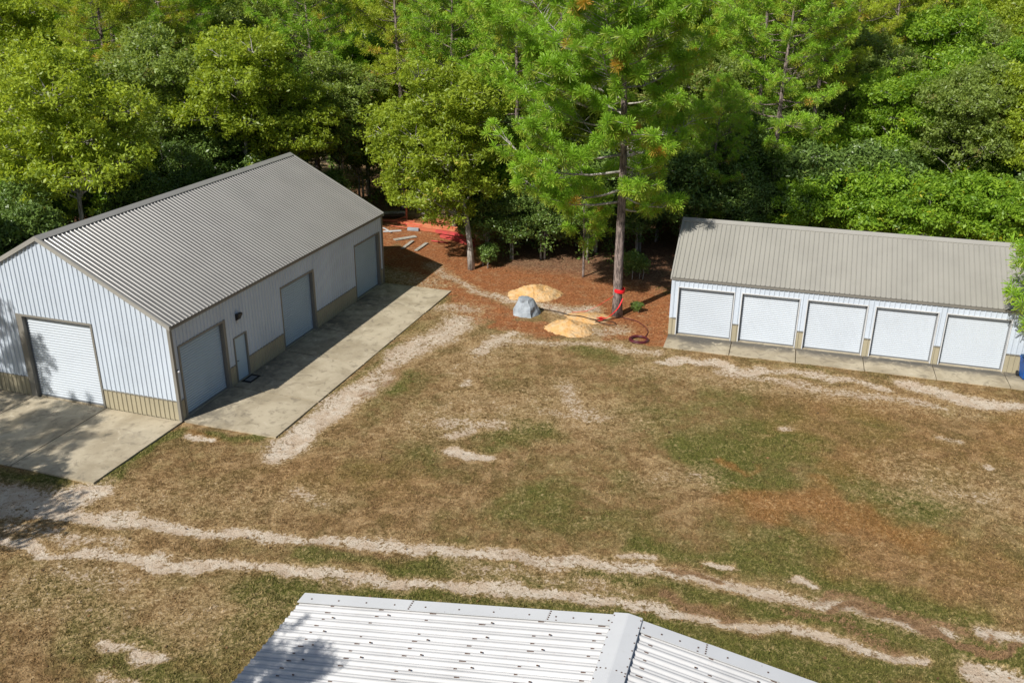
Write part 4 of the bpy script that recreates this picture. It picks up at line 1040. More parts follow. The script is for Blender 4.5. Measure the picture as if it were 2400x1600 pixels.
gL = 'trees behind the large garage'; gM = 'trees behind the sand piles'; gR = 'trees behind the five-door building'
T = [
 # key, x, y, scale, rz, label, group
 ('oak_lean', -2.55, 53.9, 1.0, 0, 'big yellow-green broadleaf tree right of the large garage, overhanging the red steel pile', gM),
 ('oak_a', -24.6, 50.5, 1.06, 2.0, 'large round-crowned broadleaf tree with pale trunk, behind the left part of the garage ridge', gL),
 ('oak_b', -17.8, 60.5, 1.12, 1.0, 'tall yellow-green broadleaf tree rising behind the middle of the garage ridge', gL),
 ('oak_c', -24.0, 62.0, 1.12, 3.0, 'dull olive broadleaf tree between the two big yellow-green crowns behind the garage', gL),
 ('oak_b', -31.5, 56.0, 1.1, 4.2, 'broadleaf tree at the left edge of the photo, below the yellowing pine', gL),
 ('oak_c', -12.5, 66.0, .95, 5.0, 'slender olive broadleaf tree with bare pale branches, right of the dark pine trunk', gL),
 ('oak_b', -14.8, 62.0, .86, 2.6, 'smaller yellowish broadleaf tree left of the dark pine trunk behind the garage', gL),
 ('pine_b', -29.0, 67.0, 1.0, 1.0, 'yellowing pine at the top left corner of the photo', gL),
 ('pine_a', -15.0, 69.5, 1.02, 0.2, 'pine with a dark bare trunk standing behind the far end of the garage', gL),
 ('thin_dark', -18.5, 72.0, 1.1, 0, 'thin dark tree before the pink clearing, left of the dark pine trunk', gL),
 ('thin_dark', -12.5, 65.0, .85, 1.4, 'thin dark tree close behind the garage ridge end', gL),
 ('thin_dark', -21.0, 57.5, .75, 2.9, 'thin dark tree close behind the middle of the garage ridge', gL),
 ('thin_dark', -15.0, 75.0, 1.1, 4.1, 'thin dark tree at the right side of the pink clearing', gL),
 ('thin_dark', -23.5, 76.0, 1.2, 5.1, 'thin dark tree at the left side of the pink clearing', gL),
 ('under_dark', -27.2, 44.5, 1.0, .5, 'low dark bushy tree left of the garage, nearest the front gable', gL),
 ('under_dark', -25.6, 47.2, .95, 1.9, 'low dark bushy tree hugging the garage roof, second from the front gable', gL),
 ('under_bright', -29.0, 49.5, .8, 3.9, 'low bush with yellowing leaves left of the garage', gL),
 ('under_dark', -22.5, 53.5, 1.05, 2.7, 'dark bushy tree under the pale forked trunk behind the garage', gL),
 ('under_dark', -20.3, 56.8, .9, 4.4, 'dark bushy tree behind the middle of the garage ridge', gL),
 ('under_dark', -12.6, 62.8, .72, 1.1, 'sparse dark bushy tree beside the far gable of the garage', gM),
 ('under_dark', -14.6, 60.6, .62, 3.0, 'small dark bushy tree behind the upper right roof corner of the garage', gM),
 ('pine_a', -4.2, 63.5, .98, 2.2, 'pine with yellow-tinged top left of the tall foreground pine', gM),
 ('pine_c', 0.2, 59.5, 1.0, 4.0, 'dense bright pine directly left of the tall foreground pine', gM),
 ('pine_b', -8.4, 68.5, 1.0, 3.0, 'yellow-tinged pine at the top of the photo above the round yellow-green tree', gM),
 ('young_pine', 4.2, 52.6, 1.0, .3, 'slim young pine with a pale thin stem left of the strapped pine', gM),
 ('under_dark', -1.9, 56.2, .78, .7, 'dark glossy bushy tree at the wood edge, right of the red steel pile', gM),
 ('under_dark', 0.0, 56.0, .80, 2.1, 'dark glossy bushy tree with thin pale stems behind the upper sand pile', gM),
 ('under_dark', 2.2, 56.2, .82, 3.3, 'dark glossy bushy tree at the wood edge behind the young pine', gM),
 ('under_dark', 4.6, 56.4, .95, 5.3, 'dark bushy tree just left of the strapped pine trunk, at the wood edge', gM),
 ('under_dark', 8.0, 57.2, .9, 1.3, 'dark bushy tree right of the strapped pine trunk', gM),
 ('under_dark', 11.2, 58.8, .95, 4.6, 'dark bushy tree near the left end of the five-door building roof', gM),
 ('bush', -1.5, 54.7, .8, 1, 'small bright-topped shrub left of the thin pale stems', gM),
 ('bush', 7.3, 52.6, .9, 2, 'small leafy shrub right of the strapped pine trunk, at the wood edge', gM),
 ('bush', 6.75, 46.5, .35, 3, 'tiny green shrub at the foot of the strapped pine', gM),
 ('oak_c', 8.2, 66.0, 1.12, .9, 'tall pale olive broadleaf tree right of the strapped pine crown', gM),
 ('oak_c', 12.6, 67.0, 1.05, 3.9, 'slender pale-stemmed broadleaf tree between the two right-hand pines', gM),
 ('oak_b', 4.0, 65.0, 1.02, 5.9, 'broadleaf tree hidden behind the strapped pine crown', gM),
 ('pine_c', 13.0, 58.5, .62, 1.7, 'short dark drooping pine behind the left end of the five-door building', gR),
 ('pine_a', 17.6, 61.0, .98, 2.8, 'pine with a straight visible trunk behind the five-door building', gR),
 ('pine_b', 21.0, 64.5, 1.0, 5.2, 'yellow-green pine just right of the straight-trunked pine', gR),
 ('under_bright', 18.6, 56.0, 1.05, .2, 'bright green bushy tree behind the five-door roof, left of its middle', gR),
 ('under_bright', 22.0, 55.6, 1.12, 1.2, 'bright green bushy tree behind the middle of the five-door roof', gR),
 ('under_bright', 25.2, 54.5, 1.05, 2.5, 'bright bushy tree with yellow patches behind the five-door roof, right of its middle', gR),
 ('under_bright', 28.4, 53.4, 1.1, 3.8, 'bright green bushy tree behind the right end of the five-door roof', gR),
 ('under_dark', 15.6, 56.6, .85, 5.0, 'dark bushy tree under the short drooping pine', gR),
 ('tall_bright', 25.5, 62.0, .98, .5, 'tall bright broadleaf tree with yellow leaves, right half of the wood', gR),
 ('oak_c', 29.5, 60.0, 1.0, 1.5, 'grey-green broadleaf tree with a pale trunk near the right edge', gR),
 ('oak_b', 33.5, 58.5, 1.0, 2.8, 'broadleaf tree at the right edge of the photo, front row', gR),
 ('tall_bright', 32.0, 66.0, 1.05, 3.5, 'tall yellow-green broadleaf tree at the right edge, second row', gR),
 ('oak_c', 25.8, 70.0, 1.12, 4.6, 'tall olive broadleaf tree right of the yellow-green pine, second row', gR),
 ('under_dark', 31.5, 54.6, 1.0, 5.5, 'dark bushy tree behind the hidden right end of the five-door building', gR),
 ('young_pine', 22.75, 36.4, 1.15, 1.0, 'pine whose branches reach in at the right edge above the blue bin', None),
]
for key, x, y, s, rz, lab, grp in T:
    place_tree(key, x, y, s, rz, lab, grp)

# rows behind, one by one
names_row = {2: 'second', 3: 'third'}
ordn = ['first', 'second', 'third', 'fourth', 'fifth', 'sixth', 'seventh', 'eighth', 'ninth', 'tenth', 'eleventh', 'twelfth', 'thirteenth', 'fourteenth', 'fifteenth']
desc = dict(oak_a='round yellow-green broadleaf tree', oak_b='leaning yellow-green broadleaf tree', oak_c='olive broadleaf tree', tall_bright='narrow bright green broadleaf tree', pine_a='green pine', pine_b='yellow-tinged pine', pine_c='dense low-branched pine')
rr = random.Random(3)
for row, (y0, n, x0, x1) in enumerate([(75, 13, -42, 44), (84, 14, -50, 52)]):
    for i in range(n):
        x = x0 + (x1 - x0) * (i + .5) / n + rr.uniform(-1.2, 1.2); y = y0 + rr.uniform(-2, 2)
        if -25 < x < -13 and row == 0: continue
        if -27 < x < -14 and row == 1: y += 12
        key = rr.choice(['oak_a', 'oak_b', 'oak_c', 'tall_bright', 'pine_a', 'pine_b', 'oak_c', 'pine_c'] if row else ['oak_a', 'oak_c', 'oak_b', 'pine_a', 'pine_b', 'tall_bright'])
        s = rr.uniform(.98, 1.15) if 'pine' in key else rr.uniform(1.05, 1.3)
        place_tree(key, x, y, s, rr.uniform(0, 6.28), '%s in the %s deep row of the wood, %s from left' % (desc[key], 'nearer' if row == 0 else 'farther', ordn[i]), 'trees deep in the wood')

# far wood: one mass
def far_points():
    r = random.Random(9); pts = []
    y = 94
    while y < 200:
        x = -y * .75 - 8
        while x < y * .75 + 8:
            xx, yy = x + r.uniform(-2, 2), y + r.uniform(-2, 2)
            if not (yy < 118 and -.33 * yy < xx < -.15 * yy): pts.append((xx, yy, 0))
            x += 6.2
        y += 6.5
    return pts
def scatter_wood(name, label, cat, pts, protos, smin, smax):
    r = random.Random(19); me = bpy.data.meshes.new(name)
    me.from_pydata(pts, [], [])
    for nm, f in (('kind_id', lambda: float(r.randrange(len(protos)))), ('turn', lambda: r.uniform(0, 6.28)), ('size', lambda: r.uniform(smin, smax))):
        a = me.attributes.new(nm, 'FLOAT', 'POINT'); a.data.foreach_set('value', [f() for _ in pts])
    o = bpy.data.objects.new(name, me); link(o)
    tag(o, label, cat, kind='stuff')
    ng = bpy.data.node_groups.new(name, 'GeometryNodeTree')
    ng.interface.new_socket('Geometry', in_out='INPUT', socket_type='NodeSocketGeometry')
    ng.interface.new_socket('Geometry', in_out='OUTPUT', socket_type='NodeSocketGeometry')
    N = ng.nodes; Lk = ng.links
    gi = N.new('NodeGroupInput'); go = N.new('NodeGroupOutput'); j = N.new('GeometryNodeJoinGeometry')
    def attr(nm):
        a = N.new('GeometryNodeInputNamedAttribute'); a.data_type = 'FLOAT'; a.inputs['Name'].default_value = nm; return a.outputs['Attribute']
    idn, turn, size = attr('kind_id'), attr('turn'), attr('size')
    cx = N.new('ShaderNodeCombineXYZ'); Lk.new(turn, cx.inputs['Z'])
    for k, key in enumerate(protos):
        objs = [q for q in bpy.data.objects if q.parent and not q.parent.get('used') and q.type == 'MESH' and q.data in (VAR[key][1], VAR[key][2])]
        w = next(q for q in objs if q.data == VAR[key][1]); l_ = next(q for q in objs if q.data == VAR[key][2] and q.parent == w.parent)
        cmp = N.new('FunctionNodeCompare'); cmp.data_type = 'FLOAT'; cmp.operation = 'EQUAL'; cmp.inputs['B'].default_value = float(k); cmp.inputs['Epsilon'].default_value = .1
        Lk.new(idn, cmp.inputs['A'])
        for q in (w, l_):
            oi = N.new('GeometryNodeObjectInfo'); oi.transform_space = 'ORIGINAL'; oi.inputs['Object'].default_value = q; oi.inputs['As Instance'].default_value = True
            ip = N.new('GeometryNodeInstanceOnPoints')
            Lk.new(gi.outputs[0], ip.inputs['Points']); Lk.new(cmp.outputs['Result'], ip.inputs['Selection']); Lk.new(oi.outputs['Geometry'], ip.inputs['Instance'])
            Lk.new(cx.outputs[0], ip.inputs['Rotation']); Lk.new(size, ip.inputs['Scale']); Lk.new(ip.outputs[0], j.inputs[0])
    Lk.new(j.outputs[0], go.inputs[0])
    m = o.modifiers.new('scatter', 'NODES'); m.node_group = ng
scatter_wood('far_wood', 'far mass of mixed trees closing the wood at the top of the photo', 'wood', far_points(), ['oak_a', 'oak_c', 'pine_a', 'tall_bright'], 1.1, 1.45)
def thicket_points():
    r = random.Random(29); pts = []
    y = 57.5
    while y < 92:
        x = -y * .72
        while x < y * .72:
            xx, yy = x + r.uniform(-1, 1), y + r.uniform(-1, 1)
            ok = yy > float(forest_line(np.array([xx]))[0]) + 4.5
            if -.30 * yy < xx < -.175 * yy and yy > 66: ok = r.random() < .12
            elif -.29 * yy < xx < -.14 * yy and yy > 58: ok = r.random() < .3
            if -14.5 < xx < -1.5 and yy < 69: ok = False
            if ok: pts.append((xx, yy, 0))
            x += 3.3
        y += 3.4
    x = -34
    while x < -26.5:
        for yy in (41, 45, 49, 53): pts.append((x + r.uniform(-.8, .8), yy + r.uniform(-1, 1), 0))
        x += 3
    return pts
scatter_wood('thicket', 'dense dark thicket of bushes and saplings filling the wood below the crowns', 'thicket', thicket_points(), ['under_dark', 'under_dark', 'under_dark', 'under_bright', 'under_dark'], .75, 1.35)

# trees outside the frame to the left, whose shadows fall on the front apron and gable
place_tree('oak_a', -24.6, 20.3, .82, 1.7, 'broadleaf tree left of the front apron shading the sandy ground beside it', None)
place_tree('pine_b', -9.9, 8.8, .565, .9, 'unseen pine added left of the house so its tip shades the white roof', None)  # added out of view to cast the shadow patch on the house roof
place_tree('pine_c', -28.3, 22.0, .80, .7, 'pine left of the front apron whose shadow falls across the apron', None)
place_tree('pine_a', -27.2, 30.3, .60, 2.7, 'pine beside the garage whose shadow crosses the white gable wall', None)

# understory ferns and sapling foliage along the wood floor (uncountable)
def ground_cover():
    rng = np.random.default_rng(31)
    n = 900
    x = rng.uniform(-40, 44, n); y = forest_line(x) + 2.2 + rng.random(n) ** 1.5 * 34
    ok = ~((x < -13) & (x > -26) & (y > 66) & (rng.random(n) < .75)) & ~((x > -10) & (x < -2.6) & (y < 66)) & ~in_rects(x, y, .4)
    # keep the path gap left of the five-door building open
    ok &= ~((x > 8) & (x < 11.5) & (y < 60))
    x, y = x[ok], y[ok]; n = len(x)
    z = .35 + rng.random(n) * 1.1
    cc = np.stack([x, y, z], -1)
    V, C = leaves_np(cc, np.tile([[0, 0, 1.0]], (n, 1)), 60, .75, .10, rng)
    o = bpy.data.objects.new('undergrowth', np_mesh('undergrowth', V, None, 4, [M['leaf_dark']], C)); link(o)
    tag(o, 'low dark leafy undergrowth on the floor of the wood', 'undergrowth', kind='stuff')
ground_cover()

def straw_litter():
    rng = np.random.default_rng(41); n = 26000
    x = rng.uniform(-12, 14, n); y = rng.uniform(42, 66, n)
    k = (stroke_mask(x, y, MASKS['straw'], .4) > .35 + .4 * rng.random(n)) & ~in_rects(x, y)
    x, y = x[k], y[k]; n = len(x); z = ground_height(x, y) + .01
    a = rng.random(n) * 6.28; L = .05 + .10 * rng.random(n); dz = rng.random(n) * .05
    d = np.stack([np.cos(a) * L, np.sin(a) * L, dz], -1); s = np.stack([-np.sin(a), np.cos(a), a * 0], -1) * .010
    p = np.stack([x, y, z], -1)
    V = np.stack([p - d + s, p - d - s, p + d + [0, 0, .02]], 1)
    o = bpy.data.objects.new('pine_straw', np_mesh('pine_straw', V.reshape(-1, 3), None, 3, [M['straw_mat']])); link(o)
    tag(o, 'red-brown pine straw scattered between the buildings at the wood edge', 'pine straw', kind='stuff')
M['straw_mat'] = flat('red_brown_straw', (.42, .17, .08), .9, 1.5, col2=(.16, .06, .03))
straw_litter()

# ---------------------------------------------------------------- objects in the yard
def gz(x, y): return float(ground_height(np.array([x]), np.array([y]))[0])

def mound(name, label, x, y, rx, ry, h, seed, rz=0, ridges=()):
    rng = np.random.default_rng(seed); n = 56
    g = np.linspace(-1.25, 1.25, n); X, Y = np.meshgrid(g, g)
    ph = [(smooth_noise(X * 2 + 9 * seed, Y * 2, s, seed + i) - .5) * a for i, (s, a) in enumerate(((1.0, .30), (.35, .24), (.13, .20)))]
    r = np.hypot(X, Y) + ph[0] + ph[1] * .5
    prof = np.clip(1 - r, 0, 1) ** .9
    for (cx, cy, w, a) in ridges: prof = prof * (1 - a * np.exp(-(((X - cx) ** 2 + (Y - cy) ** 2) / w ** 2)))
    Z = h * (1.0 * prof + (ph[1] + ph[2]) * .5 * np.clip(prof * 3, 0, 1)) - .10 * (prof <= 0)
    mb = MB(); mb.v = [(a * rx, b * ry, c) for a, b, c in zip(X.ravel(), Y.ravel(), Z.ravel())]
    for j in range(n - 1):
        for i in range(n - 1):
            k = j * n + i; mb.f.append((k, k + 1, k + n + 1, k + n)); mb.m.append(0)
    o = mb.build(name, M['sandpile'], None, smooth=False); o.location = (x, y, gz(x, y) - .0); o.rotation_euler = (0, 0, rz)
    tag(o, label, 'sand pile', 'sand piles by the strapped pine'); return o
mound('sand_pile', 'orange-tan sand pile behind the grey rock-shaped cover', 1.35, 49.2, 1.5, 1.25, .74, 3, ridges=((.35, -.1, .25, .35),))
mound('sand_pile', 'orange-tan sand pile with a hollow, nearer the lawn, left of the strapped pine', 3.0, 43.9, 1.25, 1.15, .62, 6, ridges=((.35, .1, .3, .5),))
mound('sand_pile', 'low cream sand heap with tracks between the two orange piles', 4.0, 45.6, 1.2, 1.0, .26, 9)

def rock_cover():
    x, y = .78, 46.1
    rng = np.random.default_rng(12)
    # rings from the ground up, wide at the base, narrow slanted top
    base = [(-.85, -.30), (-.35, -.68), (.28, -.78), (.42, -.60), (.80, -.20), (.95, .12), (.70, .55), (.1, .75), (-.55, .62), (-.85, .2)]
    top = [(-.52, -.22), (-.3, -.38), (.05, -.42), (.18, -.36), (.30, -.12), (.42, .05), (.40, .30), (.1, .42), (-.3, .36), (-.52, .05)]
    hs = [0, .3, .62, .92, 1.10]
    mb = MB(); n = len(base)
    for k, h in enumerate(hs):
        f = (h / 1.10) ** 1.15
        for i in range(n):
            bx, by = base[i]; tx, ty = top[i]
            j = 0 if k == 0 else .035
            mb.v.append((bx * (1 - f) + tx * f + rng.normal(0, j), by * (1 - f) + ty * f + rng.normal(0, j), h - .03 + (rng.normal(0, j) if k else 0) - (.12 * (tx + .2) if k == 4 else 0)))
    for k in range(4):
        for i in range(n):
            q = (i + 1) % n; mb.f.append((k * n + i, k * n + q, (k + 1) * n + q, (k + 1) * n + i)); mb.m.append(0)
    c0 = len(mb.v); mb.v.append((-.05, 0, 1.13))
    for i in range(n): mb.f.append((4 * n + i, 4 * n + (i + 1) % n, c0)); mb.m.append(0)
    o = mb.build('rock_cover', M['rock']); o.location = (x, y, gz(x, y)); o.scale = (.86, .82, .88)
    # creases
    s = o.modifiers.new('sub', 'SUBSURF'); s.levels = 2; s.render_levels = 2; s.subdivision_type = 'SIMPLE'
    tex = bpy.data.textures.new('crease', 'CLOUDS'); tex.noise_scale = .33; tex.noise_depth = 3
    d = o.modifiers.new('disp', 'DISPLACE'); d.texture = tex; d.strength = .09; d.mid_level = .5
    tag(o, 'grey rock-shaped moulded cover standing on red straw in front of the upper sand pile', 'rock cover')
rock_cover()

def hose_coil():
    x, y = 6.38, 42.3
    t = thing('hose', 'dark red garden hose coiled flat between the strapped pine and the first roller door', 'hose', (x, y, gz(x, y) + .02))
    mb = MB(); pts = []
    for i in range(150):
        a = i / 150 * 2 * math.pi * 7; lay = i * 7 / 150
        r = .50 - .035 * (lay % 4) + .012 * math.sin(a * 3.1)
        pts.append((math.cos(a) * r + .02 * math.sin(lay), math.sin(a) * r, .025 + .035 * (int(lay) // 3) + .012 * math.sin(a * 1.7)))
    mb.tube(pts, .028, 6); mb.build('coil', M['hose'], t, smooth=True)
    mb = MB(); path = [(.35, .42, .03), (.50, .75, .02), (.62, 1.2, .02), (.55, 1.9, .02), (.2, 2.7, .02), (-.45, 3.2, .02)]
    mb.tube(catmull(path, 8), .020, 6); mb.build('hose_end', M['hose'], t, smooth=True)
def catmull(P, n):
    P = [np.array(p, float) for p in P]; P = [2 * P[0] - P[1]] + P + [2 * P[-1] - P[-2]]; out = []
    for i in range(1, len(P) - 2):
        for k in range(n):
            t = k / n; a, b, c, d = P[i - 1:i + 3]
            out.append(tuple(.5 * ((2 * b) + (-a + c) * t + (2 * a - 5 * b + 4 * c - d) * t * t + (-a + 3 * b - 3 * c + d) * t ** 3)))
    out.append(tuple(P[-2])); return out
hose_coil()
mb = MB(); mb.tube(catmull([(1.55, 46.7, .05), (2.5, 46.3, .02), (3.1, 45.7, .05), (3.63, 45.28, .16), (4.3, 44.9, .12), (4.99, 45.1, .04), (5.4, 45.35, .03), (5.95, 45.55, .02)], 7), .022, 5)
tag(mb.build('cable', M['darkhose'], None, True), 'dark brown cable running over the sand from the grey rock cover to the strapped pine', 'cable')
mb = MB(); mb.tube(catmull([(4.3, 44.95, .12), (4.6, 44.6, .08), (5.1, 44.35, .03), (5.45, 44.5, .03), (5.3, 44.8, .04), (4.8, 44.75, .08), (4.35, 44.5, .10)], 7), .020, 5)
tag(mb.build('cable', M['darkhose'], None, True), 'short dark cable looped on the near sand pile right of its hollow', 'cable')

def strap():
    t = thing('tie_strap', 'bright red strap wrapped round the pine trunk with two tails stretched to the ground', 'strap', (5.77, 45.95, 0))
    mb = MB(); n = 20
    for k in range(n):
        for z, r in ((1.30, .295), (1.40, .305), (1.50, .29)):
            a = 2 * math.pi * k / n; mb.v.append((-.05 + r * math.cos(a), r * math.sin(a), z + .02 * math.sin(a * 2)))
    for k in range(n):
        q = (k + 1) % n
        for j in range(2): mb.f.append((k * 3 + j, q * 3 + j, q * 3 + j + 1, k * 3 + j + 1)); mb.m.append(0)
    o = mb.build('wrap', M['redstrap'], t); s = o.modifiers.new('solid', 'SOLIDIFY'); s.thickness = .012
    for P in ([(-.34, -.10, 1.12), (-1.1, -.15, .62), (-1.75, -.1, .25), (-2.1, -.15, .22), (-2.55, .08, .08)],
              [(.12, -.34, 1.05), (-.15, -.62, .6), (-.55, -.80, .25), (-.85, -.88, .10), (-1.1, -.9, .07)]):
        mb = MB(); Q = catmull(P, 6)
        for a, b in zip(Q[:-1], Q[1:]): mb.beam(a, b, .055, .012, up=(.3, .2, 1))
        mb.build('tail', M['redstrap'], t)
    mb = MB(); rng = random.Random(4)
    for k in range(7):
        a = (-1.15 + rng.uniform(-.2, .25), -.9 + rng.uniform(-.12, .12), .06 + .02 * k); b = (a[0] + rng.uniform(.1, .28), a[1] + rng.uniform(-.14, .14), a[2] + rng.uniform(-.03, .03))
        mb.beam(a, b, .055, .012)
    mb.build('bundle', M['redstrap'], t)
strap()

# blue wheeled bin
def wheelie(x, y, rz):
    t = thing('wheeled_bin', 'blue wheeled rubbish bin beside the right end of the five-door building', 'bin', (x, y, .02), rz)
    mb = MB()
    mb.add([(-.22, -.25, .06), (.22, -.25, .06), (.22, .22, .06), (-.22, .22, .06), (-.29, -.33, .98), (.29, -.33, .98), (.29, .34, .98), (-.29, .34, .98)],
           [(3, 2, 1, 0), (0, 1, 5, 4), (1, 2, 6, 5), (2, 3, 7, 6), (3, 0, 4, 7), (4, 5, 6, 7)])
    mb.box(-.31, -.35, .93, .31, .36, .99)
    for s in (-.12, .12): mb.beam((s, -.262, .12), (s, -.335, .85), .03, .02)
    mb.build('body', M['bin'], t, bevel=.02)
    mb = MB(); mb.add([(-.31, -.37, 1.0), (.31, -.37, 1.0), (.31, .36, 1.04), (-.31, .36, 1.04), (-.24, -.28, 1.06), (.24, -.28, 1.06), (.24, .28, 1.09), (-.24, .28, 1.09)],
                      [(3, 2, 1, 0), (0, 1, 5, 4), (1, 2, 6, 5), (2, 3, 7, 6), (3, 0, 4, 7), (4, 5, 6, 7)]); mb.build('lid', M['binlid'], t, bevel=.01)
    for s in (-1, 1):
        mb = MB(); mb.tube([(s * .25, .27, .13), (s * .31, .27, .13)], .13, 14); mb.build('wheel', M['black'], t)
    mb = MB(); mb.tube([(-.24, .36, .97), (-.24, .43, .98), (.24, .43, .98), (.24, .36, .97)], .016, 6); mb.build('handle', M['bin'], t)
_s, _w = 16.38, -.55
wheelie(8.03 + _s * math.cos(FB_TH) - _w * math.sin(FB_TH), 43.207 + _s * math.sin(FB_TH) + _w * math.cos(FB_TH), FB_TH + .15)

# door mat on the side apron
def doormat():
    t = thing('door_mat', 'black rubber mat with a lighter centre in front of the white entry door', 'mat', (-13.454, 33.043, .022), FA_TH)
    mb = MB(); mb.box(4.1, -.56, .002, 4.95, -.08, .016); mb.build('border', M['mat_'], t)
    mb = MB(); mb.box(4.25, -.47, .0165, 4.80, -.17, .019); mb.build('centre', M['seal'], t)
doormat()

# steel and timber pile behind the garage
gP = 'steel members in the red pile by the wood'
def steel(label, a, b, w, h, mat, z):
    o = bpy.data.objects.new('steel_beam', None)
    d = Vector((b[0] - a[0], b[1] - a[1], 0)); L = d.length
    mb = MB()   # C-section: web and two flanges
    mb.box(0, -w / 2, 0, L, w / 2, .02); mb.box(0, -w / 2, .0205, L, -w / 2 + .02, h); mb.box(0, w / 2 - .02, .0205, L, w / 2, h); mb.box(0, -w / 2, h + .0005, L, w / 2, h + .014)
    o = mb.build('steel_beam', M[mat]); o.location = (a[0], a[1], gz(*a) + z); o.rotation_euler = (0, 0, math.atan2(d.y, d.x))
    tag(o, label, 'steel beam', gP)
steel('longest orange steel beam along the back of the red pile', (-8.4, 64.6), (-3.1, 62.7), .16, .14, 'orangesteel', .10)
steel('orange steel beam with lit top lying just before the longest one', (-7.6, 63.8), (-3.2, 62.1), .18, .18, 'orangesteel', .05)
steel('red-orange steel beam at the front of the orange beams', (-7.0, 63.1), (-3.3, 61.5), .16, .2, 'redsteel', .02)
steel('thin dull red beam jutting out at the left end of the pile', (-9.6, 65.3), (-7.2, 64.9), .16, .14, 'redsteel', .05)
steel('bright red beam on top at the right end of the pile', (-5.4, 61.9), (-2.9, 60.6), .20, .18, 'pinksteel', .16)
steel('bright red beam lying nearest the yard at the right end of the pile', (-5.0, 61.1), (-2.7, 59.6), .22, .18, 'pinksteel', .03)
steel('short bright red beam on the ground right of the pile', (-4.0, 60.4), (-2.6, 59.0), .18, .14, 'pinksteel', .02)
o = MB(); o.box(-.42, -.12, 0, .42, .12, .2); o.box(-.40, -.13, .05, .40, -.121, .12)
o = o.build('steel_box', M['rock'], bevel=.01); o.location = (-7.1, 62.9, gz(-7.1, 62.9)); o.rotation_euler = (0, 0, -.25)
tag(o, 'grey-blue steel box at the left end of the orange beams', 'box')
def stand(x, y, h, lab, top=True, mat='redsteel'):
    t = thing('steel_stand', lab, 'stand', (x, y, gz(x, y)), .2, 'red posts around the steel pile')
    mb = MB(); mb.box(-.07, -.07, 0, .07, .07, h); mb.build('post', M[mat], t)
    if top:
        mb = MB(); mb.box(-.32, -.10, h + .002, .32, .10, h + .05); mb.build('top_plate', M['ctrim'], t)
        mb = MB(); mb.beam((-.05, -.08, h * .25), (-1.0, -.3, .1), .08, .08); mb.build('brace', M[mat], t)
stand(-5.75, 64.4, 1.35, 'red steel stand with a white plate on top behind the orange beams')
stand(-3.9, 63.9, 1.1, 'plain rusty post near the right end behind the orange beams', False)
stand(-7.9, 65.8, 1.0, 'red steel stand with a white plate at the left behind the orange beams')
rb = random.Random(8)
for i, (a, b, w, lab) in enumerate([((-8.15, 60.35), (-6.75, 61.25), .42, 'widest grey board on the orange straw near the garage corner'),
                       ((-7.35, 58.2), (-6.85, 60.1), .22, 'narrow grey board, middle of the three on the orange straw'),
                       ((-6.4, 57.8), (-5.85, 59.6), .24, 'narrow grey board, rightmost of the three on the orange straw'),
                       ((-9.2, 62.5), (-7.95, 62.75), .25, 'pale board lying beside the garage far corner'),
                       ((-9.3, 63.3), (-8.6, 62.1), .12, 'thin white lath crossing the pale board by the garage corner')]):
    L = math.hypot(b[0] - a[0], b[1] - a[1]); mb = MB(); mb.box(0, -w / 2, 0, L, w / 2, .04)
    o = mb.build('board', M['greyboard'] if i < 3 else M['ctrim']); o.location = (a[0], a[1], gz(*a) + .03 + (.05 if i == 4 else 0)); o.rotation_euler = (.02, -.01, math.atan2(b[1] - a[1], b[0] - a[0]))
    tag(o, lab, 'board', 'boards left on the straw behind the garage')
for i, (x, y, L, a) in enumerate([(-9.6, 66.6, 2.4, .15), (-9.4, 67.2, 2.6, .1), (-9.2, 66.0, 2.2, .22)]):
    mb = MB(); mb.box(-L / 2, -.22, 0, L / 2, .22, .10)
    o = mb.build('timber', M['wood'] if i != 1 else M['greyboard']); o.location = (x, y, gz(x, y) + .05 + .1 * i); o.rotation_euler = (0, 0, a)
    tag(o, ['lowest dark timber', 'grey weathered timber', 'topmost dark timber'][i] + ' in the stack behind the garage far corner', 'timber', 'timbers stacked behind the garage')
# bare leaning logs in the straw beyond the pile
for i, (a, b, lab) in enumerate([((-6.9, 66.8, .2), (-4.3, 67.9, .7), 'bare leaning log behind the red steel pile'), ((-4.6, 65.6, .1), (-2.9, 66.6, .5), 'bare log at the right behind the red steel pile')]):
    mb = MB(); mb.tube([a, ((a[0] + b[0]) / 2, (a[1] + b[1]) / 2, (a[2] + b[2]) / 2 + .05), b], [.10, .085, .06], 8); tag(mb.build('log', M['bark_oak'], None, True), lab, 'log')

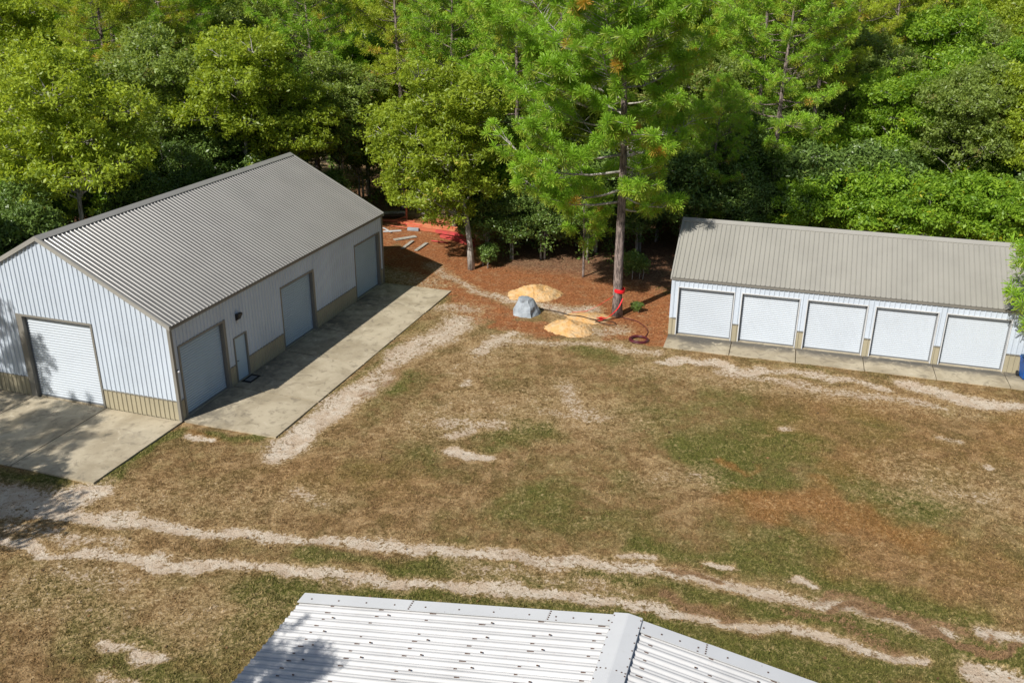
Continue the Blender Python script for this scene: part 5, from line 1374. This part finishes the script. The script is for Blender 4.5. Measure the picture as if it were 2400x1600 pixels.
for i, (a, b, r, m, lab) in enumerate([((-7.8, 64.2, .12), (-4.4, 63.4, .16), .05, 'pinksteel', 'thin red pipe lying just behind the orange beams'),
        ((-6.6, 65.2, .10), (-3.6, 64.5, .22), .05, 'redsteel', 'thin rusty pipe farthest back in the red pile'),
        ((-4.7, 60.6, .26), (-2.5, 59.9, .22), .045, 'pinksteel', 'thin bright red pipe across the red beams at the right end'),
        ((-8.9, 64.0, .06), (-7.4, 63.2, .08), .045, 'redsteel', 'short red pipe by the left end of the orange beams'),
        ((-5.6, 60.2, .06), (-4.4, 59.7, .06), .04, 'pinksteel', 'short bright red pipe on the straw before the red beams')]):
    mb = MB(); z0 = gz(a[0], a[1])
    mb.tube([(a[0], a[1], a[2] + z0), (b[0], b[1], b[2] + z0)], r, 8)
    tag(mb.build('pipe', M[m], None, True), lab, 'pipe', 'pipes in the red pile by the wood')

def fallen_leaves():
    rng = np.random.default_rng(61); n = 16000
    y = rng.uniform(17, 56, n); x = (rng.random(n) - .5) * 1.25 * (y + 4)
    near = np.clip((y - 30) / 22, .12, 1) * smooth_noise(x, y, 2.2, 55)
    k = (rng.random(n) < near) & ~in_rects(x, y, -.6); x, y = x[k], y[k]; n = len(x)
    z = np.maximum(ground_height(x, y), -.02) + .02
    on = in_rects(x, y, -.12); z = np.where(on, .028, z)
    k = ~on; x, y, z = x[k], y[k], z[k]; n = len(x)
    a = rng.random(n) * 6.28; L = .03 + .04 * rng.random(n); p = np.stack([x, y, z], -1)
    d = np.stack([np.cos(a) * L, np.sin(a) * L, rng.normal(0, .012, n)], -1); s = np.stack([-np.sin(a) * L * .6, np.cos(a) * L * .6, rng.normal(0, .012, n)], -1)
    V = np.stack([p - d, p - s, p + d, p + s], 1)
    t_ = rng.random((n, 1)); C = np.repeat(np.concatenate([t_, t_ * 0, t_ * 0, t_ * 0 + 1], 1), 4, 0)
    o = bpy.data.objects.new('fallen_leaves', np_mesh('fallen_leaves', V.reshape(-1, 3), None, 4, [M['dead_leaf']], C)); link(o)
    tag(o, 'small dry brown leaves scattered over the grass and sand', 'fallen leaves', kind='stuff')
M['dead_leaf'] = leaf('dry_leaves', (.05, .028, .012), (.30, .17, .07), (.3, .17, .07), 0, .1)
fallen_leaves()
